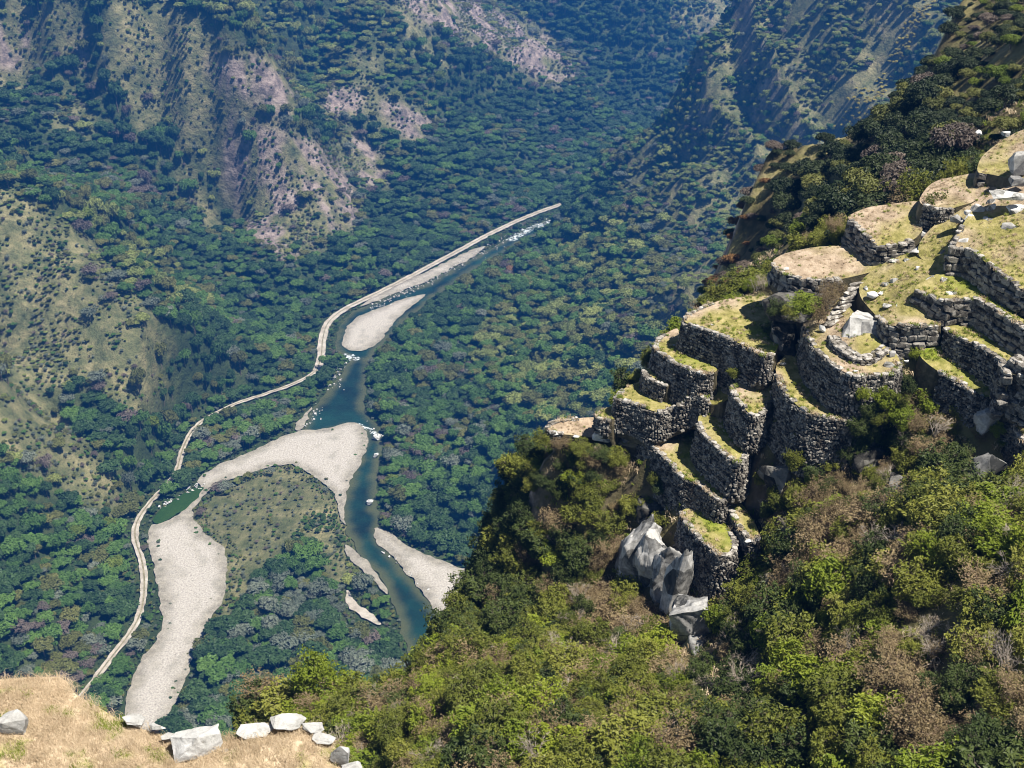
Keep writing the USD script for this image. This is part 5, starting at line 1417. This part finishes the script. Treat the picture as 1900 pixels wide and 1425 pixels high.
HILL_FEATS = [('the tall pale slab', 1190, 1000), ('the cracked grey outcrop', 1285, 1130), ('the lowest bright green terrace', 1320, 990), ('the bare leftmost platform', 1060, 800), ('the apron terrace wall', 1190, 790), ('the ramp terrace wall', 1225, 880),
              ('the big curved wall', 1500, 830), ('the boulder terrace', 1640, 720), ('the lush green strip', 1780, 700), ('the speckled grey boulder', 1836, 770), ('the perched crag', 1490, 560), ('the tongue-shaped terrace', 1560, 430), ('the dark rock face', 1690, 920),
              ('the right-edge wall', 1880, 890), ('the straw ledge corner', 620, 1370), ('the hill brow', 900, 1060), ('the dark rock blade', 920, 1150), ('the bottom gully', 1350, 1330), ('the tan grass', 1820, 1160), ('the bottom right corner', 1850, 1400), ('the mid-slope thicket', 1080, 1200), ('the slope bottom', 950, 1390), ('the wedge of bright bushes', 1600, 1080), ('the lower right thicket', 1580, 1300)]
labs = name_plants([(BUSH_WORDS[items[i][4]][0], items[i][5], items[i][6], items[i][3]) for i in order], HILL_FEATS)
for i, lab in zip(order, labs):
    x_, y_, z_, r_, k, qx, qy, qw = items[i]
    wd, ct = BUSH_WORDS[k]
    copy_of(f'/World/bush_class_{k}_{br.integers(len(BUSH[k]) if k != "bare" else 3)}', 'shrub' if ct == 'shrub' else 'bush', (x_, y_, z_), br.uniform(0, 6.28), (r_ * br.uniform(.8, 1.25), r_ * br.uniform(.8, 1.25), r_ * br.uniform(.75, 1.3)), lab, ct, wd + ('s' if ct == 'shrub' else 'es') + ' of the near hillside')

# ------------------------------------------------------------------ trees of the dark ridge beyond the terraces
q = jitter_grid(-20, 95, 88, 205, 2.1, br)
z = near_z(q[:, 0], q[:, 1])
p = np.c_[q, z]
vis, x, y, w = seen(p + [0, 0, 2.0], 5.0)
in_cap = np.full(len(q), 99.0)
for pg, zr, xyz, gm, key in CAPS:
    in_cap = np.minimum(in_cap, distance(pg, shp_points(q)))
slp = map_coordinates(nsl, [(q[:, 1] - NY[0]) / 0.8, (q[:, 0] - NX[0]) / 0.8], order=1, mode='nearest')
keep = vis & ((q[:, 1] > 95) | (x > 1290)) & (in_cap > 1.8) & (y < 600)
keep &= ~((slp > 2.6) & (br.uniform(0, 1, len(q)) < 0.75) & ~contains_xy(cliff_px, x, y))
q, z, x, y, w, in_cap = q[keep], z[keep], x[keep], y[keep], w[keep], in_cap[keep]
t = fbm(np.c_[q / 14, z / 14], 3, 191) + br.normal(0, 0.09, len(q))
RT = []
for i in range(len(q)):
    if contains_xy(cliff_px, x[i], y[i]):
        k = br.choice(['rust', 'brown', 'dark'], p=[.45, .35, .2])
        r_ = br.uniform(0.5, 1.2)
    else:
        edge = y[i] > 380 or x[i] > 1780
        k = br.choice(['dark', 'mid', 'olive', 'brown', 'lime'], p=[.58, .15, .15, .09, .03] if not edge else [.36, .26, .22, .06, .10])
        r_ = br.uniform(0.9, 2.2) * (0.65 if edge else 1)
        if CREST_LINE.distance(Point(q[i])) < 5:
            r_ *= 0.6
    r_ = min(r_, 0.45 * in_cap[i] + 0.2)
    RT.append((q[i, 0], q[i, 1], z[i] - 0.3, r_, k, x[i], y[i], w[i]))
print('ridge trees', len(RT))
FINE = {k: [tree_form(700 + 10 * n_ + v_, 13, 2600, 0.07, (0.6, 0.8)[v_], (0.8, 0.95)[v_]) for v_ in range(2)] for n_, k in enumerate(['dark', 'mid', 'olive', 'brown', 'lime', 'rust'])}
fpro, fidx = [], {}
for k, fs in FINE.items():
    fidx[k] = []
    for v_, (trunk, crown) in enumerate(fs):
        fidx[k].append(len(fpro))
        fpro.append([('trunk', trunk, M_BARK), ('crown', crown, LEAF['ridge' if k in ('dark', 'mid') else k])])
        c = f'/World/ridge_tree_class_{k}_{v_}'
        stage.CreateClassPrim(c).SetTypeName('Xform')
        usdkit.mesh(stage, c + '/trunk', trunk, M_BARK)
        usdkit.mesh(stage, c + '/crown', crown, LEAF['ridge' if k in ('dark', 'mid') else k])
order = [i for i in np.argsort([-a[3] / a[7] for a in RT]) if 10 < RT[i][5] < 1890 and 10 < RT[i][6]][:240]
oset = set(order)
rest = [i for i in range(len(RT)) if i not in oset]
scatter('thicket', fpro, [RT[i][:3] for i in rest], br.uniform(0, 6.28, len(rest)), np.array([RT[i][3] for i in rest]), [fidx[RT[i][4]][br.integers(2)] for i in rest], 'low thicket filling the gaps on the dark ridge beyond the terraces', 'thicket')
RIDGE_WORDS = {'mid': 'dark olive bushy'}
RIDGE_FEATS = [('the rusty cliff', 1370, 430), ('the left tip of the ridge', 1440, 270), ('the tongue-shaped terrace', 1620, 380), ('the brown plateau terrace', 1760, 330), ('the grassy knoll', 1840, 260), ('the perched crag terrace', 1500, 450), ('the yellow-flowering cliff', 1590, 210), ('the ridge top', 1780, 20), ('the upper right corner', 1880, 60), ('the middle of the dark ridge', 1640, 290), ('the ridge shoulder', 1700, 140)]
labs = name_plants([(f'{RIDGE_WORDS.get(RT[i][4], TREE_WORDS[RT[i][4]])} tree', RT[i][5], RT[i][6], RT[i][3]) for i in order], RIDGE_FEATS)
for i, lab in zip(order, labs):
    x_, y_, z_, r_, k, qx, qy, qw = RT[i]
    copy_of(f'/World/ridge_tree_class_{k}_{br.integers(2)}', 'ridge_tree', (x_, y_, z_), br.uniform(0, 6.28), (r_, r_, r_ * br.uniform(.9, 1.2)), lab, 'tree', f'{RIDGE_WORDS.get(k, TREE_WORDS[k])} trees of the dark ridge')

# ------------------------------------------------------------------ grass
gr_ = np.random.default_rng(55)
TUFTS = [tuft_form(800 + k, 26, 1.0, (0.5, 0.9)[k % 2], 0.05, 0.3) for k in range(4)]
tp = [[('blades', TUFTS[k], M_STRAW if k < 2 else M_BLADE)] for k in range(4)]
pos, idx, scl = [], [], []
for pg, zr, xyz, gm, key in CAPS:
    q = jitter_grid(*[pg.bounds[i] for i in (0, 2, 1, 3)], 0.30, gr_)
    q = q[contains_xy(pg.buffer(-0.05), q[:, 0], q[:, 1])]
    if not len(q):
        continue
    n_ = fbm(np.c_[q / 1.2, 0 * q[:, 0]], 3, 14)
    k_ = gr_.uniform(0, 1, len(q)) < smooth(0.35, 0.65, n_) * 0.8 + 0.08
    q, n_ = q[k_], n_[k_]
    zc = np.clip(zr(q), xyz[:, 2].min() - 0.2, xyz[:, 2].max() + 0.2)
    pos.append(np.c_[q, zc + 0.02])
    gg = gr_.uniform(0, 1, len(q)) < np.clip(gm * 1.2 + 0.1, 0.1, 0.8)
    idx.append(np.where(gg, 2, 0) + gr_.integers(0, 2, len(q)))
    scl.append(gr_.uniform(0.09, 0.27, len(q)) * (0.7 + 0.6 * gm))
for key, lip, base, ow, wl in wall_runs:
    sg = np.r_[0, np.cumsum(np.hypot(*(lip[1:, :2] - lip[:-1, :2]).T))]
    u = np.arange(0, sg[-1], 0.24) + gr_.uniform(-.1, .1, len(np.arange(0, sg[-1], 0.24)))
    u = u[gr_.uniform(0, 1, len(u)) < smooth(0.35, 0.6, noise(np.c_[u / 1.3, 0 * u + len(key), 0 * u + sg[-1]], 5))]
    if len(u):
        o2 = np.c_[np.interp(u, sg, ow[:, 0]), np.interp(u, sg, ow[:, 1])]
        pos.append(np.c_[np.stack([np.interp(u, sg, lip[:, k]) for k in (0, 1)], 1) - o2 * gr_.uniform(-0.12, 0.25, (len(u), 1)), np.interp(u, sg, lip[:, 2]) + 0.02])
        idx.append(np.where(gr_.uniform(0, 1, len(u)) < 0.4, 2, 0) + gr_.integers(0, 2, len(u)))
        scl.append(gr_.uniform(0.15, 0.38, len(u)))
q = jitter_grid(-12, 45, 30, 110, 0.55, gr_)
z = near_z(q[:, 0], q[:, 1])
v_, x, y, w = seen(np.c_[q, z + 0.3], 1.0)
cd = np.full(len(q), 99.0)
for pg, zr, xyz, gm, key in CAPS:
    cd = np.minimum(cd, distance(pg, shp_points(q)))
k_ = v_ & (cd > 0.3) & (gr_.uniform(0, 1, len(q)) < 0.7)
pos.append(np.c_[q, z - 0.03][k_])
idx.append(np.where(gr_.uniform(0, 1, k_.sum()) < 0.45, 2, 0) + gr_.integers(0, 2, k_.sum()))
scl.append(gr_.uniform(0.2, 0.6, k_.sum()))
pos, idx, scl = np.vstack(pos), np.concatenate(idx), np.concatenate(scl)
scatter('grass', tp, pos, gr_.uniform(0, 6.28, len(pos)), scl, idx, 'straw and green grass tufts on the terraces and between the bushes', 'grass')
LT = [tuft_form(820 + k, 46, 1.0, (1.1, 1.5, 0.8)[k], 0.022, 0.55) for k in range(3)] + [tuft_form(840 + k, 40, 0.8, (0.9, 0.6)[k], 0.03, 0.35) for k in range(2)]
lpz = [[('blades', LT[k], M_STRAW if k < 3 else M_BLADE)] for k in range(5)]
q = jitter_grid(*[lpoly.bounds[i] for i in (0, 2, 1, 3)], 0.045, gr_)
q = q[contains_xy(lpoly.buffer(0.02), q[:, 0], q[:, 1])]
z = ledge_z(q)
v_, x, y, w = seen(np.c_[q, z], 1.5)
q, z = q[v_], z[v_]
gpatch = (fbm(np.c_[q / 0.16, 0 * z], 3, 77) > 0.62) & (fbm(np.c_[q / 0.9, 0 * z], 2, 79) > 0.42)
idx = np.where(gpatch & (gr_.uniform(0, 1, len(q)) < 0.7), 3 + gr_.integers(0, 2, len(q)), gr_.integers(0, 3, len(q)))
print('ledge tufts', len(q), 'grass', len(pos))
scatter('straw', lpz, np.c_[q, z - 0.005], gr_.uniform(0, 6.28, len(q)), gr_.uniform(0.025, 0.075, len(q)), idx, 'dry straw and green tufts on the ledge in the bottom left corner', 'grass')

# rocks of the ledge
for q_, (x, y, w, h, d, lab, mt) in enumerate([(22, 1358, 72, 60, 7.05, 'white-topped pitted boulder on the straw ledge at the left edge', M_BOULDER), (362, 1398, 108, 78, 7.1, 'largest white angular rock, in the middle of the ledge rim', M_WHITE), (472, 1362, 70, 30, 7.08, 'low flat white rock right of the largest ledge rock', M_WHITE),
                                              (532, 1345, 70, 36, 7.02, 'white wedge rock at the top of the ledge rim', M_WHITE), (580, 1352, 42, 30, 7.02, 'small white block next to the wedge rock', M_WHITE), (600, 1372, 44, 28, 7.05, 'grey-white block stepping down the ledge corner', M_WHITE), (632, 1405, 46, 44, 7.08, 'long pale stone on the right rim of the ledge', M_WHITE),
                                              (652, 1430, 40, 36, 7.1, 'last pale stone of the ledge rim at the bottom edge', M_WHITE), (245, 1338, 46, 18, 7.1, 'thin pale stone half buried on the ledge rim', M_WHITE), (290, 1350, 36, 16, 7.1, 'flat pale chip on the ledge rim left of the largest rock', M_WHITE), (312, 1368, 30, 12, 7.1, 'small grey chip in front of the ledge rim', M_BOULDER), (430, 1410, 60, 14, 7.12, 'buried pale stone below the largest ledge rock', M_WHITE), (460, 1425, 46, 10, 7.12, 'flush pale stone at the bottom edge of the ledge', M_WHITE)]):
    boulder('ledge_rock', x, y + (4 if h > 40 else 2), w * (0.88 if h > 40 else 1.0), h * (0.85 if h > 40 else 0.6), d, mt, lab, 'rock', None, seed=900 + q_, deep=0.6, sub=4, sink=0.45 if h > 40 else 1.2, rough=0.035)

# boulders and loose stones of the upper meadows
B_ = [
    (1870, 372, 62, 24, 28.0, 'long pale boulder like a fallen log near the right edge'), (1888, 345, 36, 22, 27.6, 'grey boulder behind the log-like boulder'), (1895, 318, 50, 48, 27.2, 'big smooth grey boulder at the right edge under the knoll'), (1884, 336, 18, 12, 27.6, 'white stone in orange grass above the log-like boulder'),
    (1890, 415, 46, 40, 29.6, 'large white boulder cut by the right edge, above the stacked pair'), (1874, 440, 38, 30, 30.0, 'upper boulder of the stacked pair'), (1888, 468, 52, 34, 30.6, 'lower dark boulder of the stacked pair'), (1843, 430, 24, 12, 29.9, 'flat white stone on the small stack left of the boulder pair'), (1846, 448, 26, 14, 30.3, 'middle stone of the small stack'), (1845, 464, 20, 14, 30.6, 'bottom stone of the small stack'),
    (1780, 416, 28, 22, 30.1, 'blocky grey boulder at the meadow lip with a dark split'), (1808, 410, 34, 16, 29.7, 'slanting white rock in the rocky meadow'), (1834, 414, 22, 14, 29.6, 'pointed white rock beside the slanting one'), (1795, 398, 14, 10, 29.4, 'dark-tipped stone above the blocky boulder'), (1816, 392, 30, 18, 29.2, 'long tilted slab at the back of the rocky meadow'), (1838, 392, 18, 16, 29.1, 'narrow white stone leaning on the tilted slab'),
    (1788, 452, 24, 16, 30.5, 'rounded pale rock on the lip of the rocky meadow'), (1836, 480, 28, 14, 30.9, 'low pale stone in the green below the boulder pair'), (1840, 380, 16, 14, 28.9, 'small dark-faced stone behind the slabs'),
    (1708, 472, 40, 22, 32.4, 'broad pale slab sunk in the grass by the shrub'), (1730, 454, 46, 10, 32.2, 'long thin white slab pointing at the shrub'), (1715, 445, 22, 20, 32.1, 'leaning pale slab beside the thin one'), (1744, 450, 22, 10, 31.8, 'dark little slab under the shrub'), (1746, 492, 20, 30, 32.6, 'upright lichened stone on the slope'), (1704, 512, 16, 22, 33.2, 'square standing stone at the corner of the niche wall'), (1726, 508, 22, 10, 33.0, 'flat grey slab right of the standing stone'),
    (1662, 488, 26, 10, 33.0, 'oblong white stone at the foot of the ragged wall'), (1668, 490, 14, 10, 33.1, 'grey cobble beside the oblong stone'), (1684, 488, 14, 10, 32.9, 'white cobble below the pale slab'), (1706, 486, 14, 12, 32.8, 'white block under the broad slab'), (1660, 525, 14, 12, 33.6, 'round white stone mid slope'), (1645, 530, 16, 8, 33.8, 'spotted stone left of the round white one'), (1670, 532, 16, 8, 33.7, 'flat white stone right of the round one'), (1684, 546, 18, 10, 33.8, 'white block near the lip above the niche wall'),
    (1622, 552, 26, 14, 34.3, 'pair-like white rock above the big grey boulder'), (1634, 548, 14, 9, 34.2, 'small white rock next to the pair-like rock'), (1648, 572, 20, 10, 34.4, 'slanting white rock near the lip of the slope'), (1668, 572, 18, 12, 34.4, 'bright white rock right of the slanting one'), (1702, 577, 18, 7, 34.3, 'flat white rock mid lip'), (1700, 586, 14, 7, 34.4, 'low white rock under the flat one'), (1726, 592, 22, 14, 34.4, 'bright rounded rock at the right lip of the slope'), (1610, 540, 16, 10, 34.3, 'pale stone at the top of the steps'),
    (1755, 534, 26, 8, 32.8, 'long flat stone lying on the green band'), (1752, 525, 14, 12, 32.7, 'stubby white stone on the green band'), (1768, 548, 22, 10, 32.8, 'pale block above the niche'), (1730, 522, 20, 12, 32.8, 'white slab by the niche wall corner'), (1760, 512, 10, 6, 32.5, 'little white pebble on the green band'),
    (1526, 615, 14, 14, 36.2, 'white square block on the boulder terrace'), (1545, 600, 10, 6, 35.9, 'small white chip near the square block'), (1648, 690, 20, 22, 36.7, 'upright pale stone at the corner of the boulder terrace'), (1655, 668, 12, 20, 36.3, 'narrow leaning stone behind the corner stone'), (1682, 672, 10, 6, 36.3, 'white pebble on the terrace end'), (1524, 740, 10, 5, 39.2, 'white pebble on the long curving terrace'), (1588, 690, 10, 5, 36.3, 'pale chip on the lip of the boulder terrace'),
    (1208, 728, 8, 5, 43.2, 'white pebble at the foot of the ledge wall'), (1322, 604, 7, 4, 38, 'pale pebble on the broad round terrace'), (1458, 500, 14, 4, 33.9, 'flat white stone on the brown perched terrace'), (1250, 642, 8, 4, 40.3, 'white pebble on the crescent terrace'), (1453, 676, 14, 4, 38.9, 'flat pale stone on the shelf edge'), (1032, 806, 12, 10, 46.3, 'white stone at the end of the bare platform'), (1070, 812, 14, 6, 46.5, 'flat white stone on the bare platform'),
    (1390, 1005, 18, 6, 48.0, 'pale stone at the end of the overgrown strip'), (1365, 810, 18, 10, 43.5, 'rubbly grey stone on the lime lawn'), (1380, 818, 16, 9, 43.6, 'second rubbly stone on the lime lawn'), (1860, 716, 10, 6, 36.7, 'white pebble at the end of the lush strip'), (1816, 250, 14, 10, 27.2, 'white stones at the edge of the dry knoll'), (1868, 252, 18, 10, 26.8, 'grey stone on top of the dry knoll'),
]
for q_, (x, y, w, h, d, lab) in enumerate(B_):
    boulder('boulder', x, y, w, h, d, M_WHITE if ('white' in lab or 'pale' in lab) else M_BOULDER, lab, 'boulder' if w > 20 else 'stone', None, seed=1200 + q_, deep=0.75, sub=2, sink=0.2, rough=0.06, tilt=0.0)

# stone steps climbing to the slope
SH = holder('stone_stairway', 'rough flight of pale stone steps climbing from the boulder terrace to the slope', 'steps', None, 'thing')
for q_, (x, y, d) in enumerate([(1545, 600, 35.9), (1550, 590, 35.7), (1556, 580, 35.5), (1562, 570, 35.25), (1568, 561, 35.0), (1574, 552, 34.8), (1580, 544, 34.6), (1586, 536, 34.4), (1592, 528, 34.2)]):
    c = at_z(np.array(x), np.array(y), CAM_Z - d)
    m = rock(1500 + q_, (1.5, 0.55, 0.34), 1, 14, 0.04)
    m.apply_transform(trimesh.transformations.rotation_matrix(0.5 + rs.uniform(-.15, .15), [0, 0, 1]))
    m.apply_translation(c - [0, 0, 0.12])
    put('step', m, M_COPING, SH, smooth_=35)

# pale stones along the river
rv = np.random.default_rng(66)
PEB = [[('stone', rock(1600 + k, (1, 0.9, 0.7), 1, 12), M_WHITE)] for k in range(3)]
pos = []
for a, b, n_, wd in [((628, 660), (618, 720), 90, 9), ((690, 572), (800, 520), 120, 6), ((800, 520), (905, 462), 130, 6), ((905, 458), (1050, 400), 110, 7), ((684, 790), (708, 815), 16, 5), ((684, 930), (690, 935), 2, 1), ((300, 940), (375, 898), 60, 4), ((840, 1140), (720, 1020), 40, 6), ((560, 800), (600, 750), 30, 5)]:
    for _ in range(n_):
        t_ = rv.uniform()
        pp = at_z(np.array(a[0] + (b[0] - a[0]) * t_ + rv.normal(0, wd)), np.array(a[1] + (b[1] - a[1]) * t_ + rv.normal(0, wd * 0.7)), 0.3)
        pos.append(pp)
pos = np.array(pos)
scatter('river_stones', PEB, pos, rv.uniform(0, 6.28, len(pos)), rv.uniform(0.4, 1.7, len(pos)) ** 1.0, rv.integers(0, 3, len(pos)), 'pale stones scattered along the edges of the river', 'river stones')
for x, y, w, h, lab in [(686, 936, 14, 9, 'white boulder standing in the dark river channel'), (700, 815, 18, 11, 'pale boulder at the head of the narrow river channel'), (698, 848, 12, 8, 'pale boulder by the wooded right bank of the channel'), (684, 690, 10, 10, 'white boulder on the right shore of the teal pool')]:
    pp = at_z(np.array(x), np.array(y), 0.3)
    m = rock(x, (w * project(pp)[2] / FOC, w * 0.8 * project(pp)[2] / FOC, h * project(pp)[2] / FOC), 2, 14)
    m.apply_translation(pp)
    tag(put('river_boulder', m, M_WHITE, smooth_=35), lab, 'boulder')
# low shrubs on the gravel

# ------------------------------------------------------------------ haze
hx0, hx1, hy0, hy1, hz0, hz1 = -760.0, 520.0, -60.0, 2080.0, -4.0, 436.0
hz = trimesh.creation.box(bounds=[[hx0, hy0, hz0], [hx1, hy1, hz1]])
M_HAZE = usdkit.material(stage, '/World/Looks/haze_look', {'v': ('principled_volume', {'color': (0.05, 0.33, 1.0), 'density': HAZE_DENSITY, 'anisotropy': 0.2})}, volume='v.volume')
tag(put('haze', hz, M_HAZE), 'thin blue haze filling the gorge', 'haze', None, 'stuff')
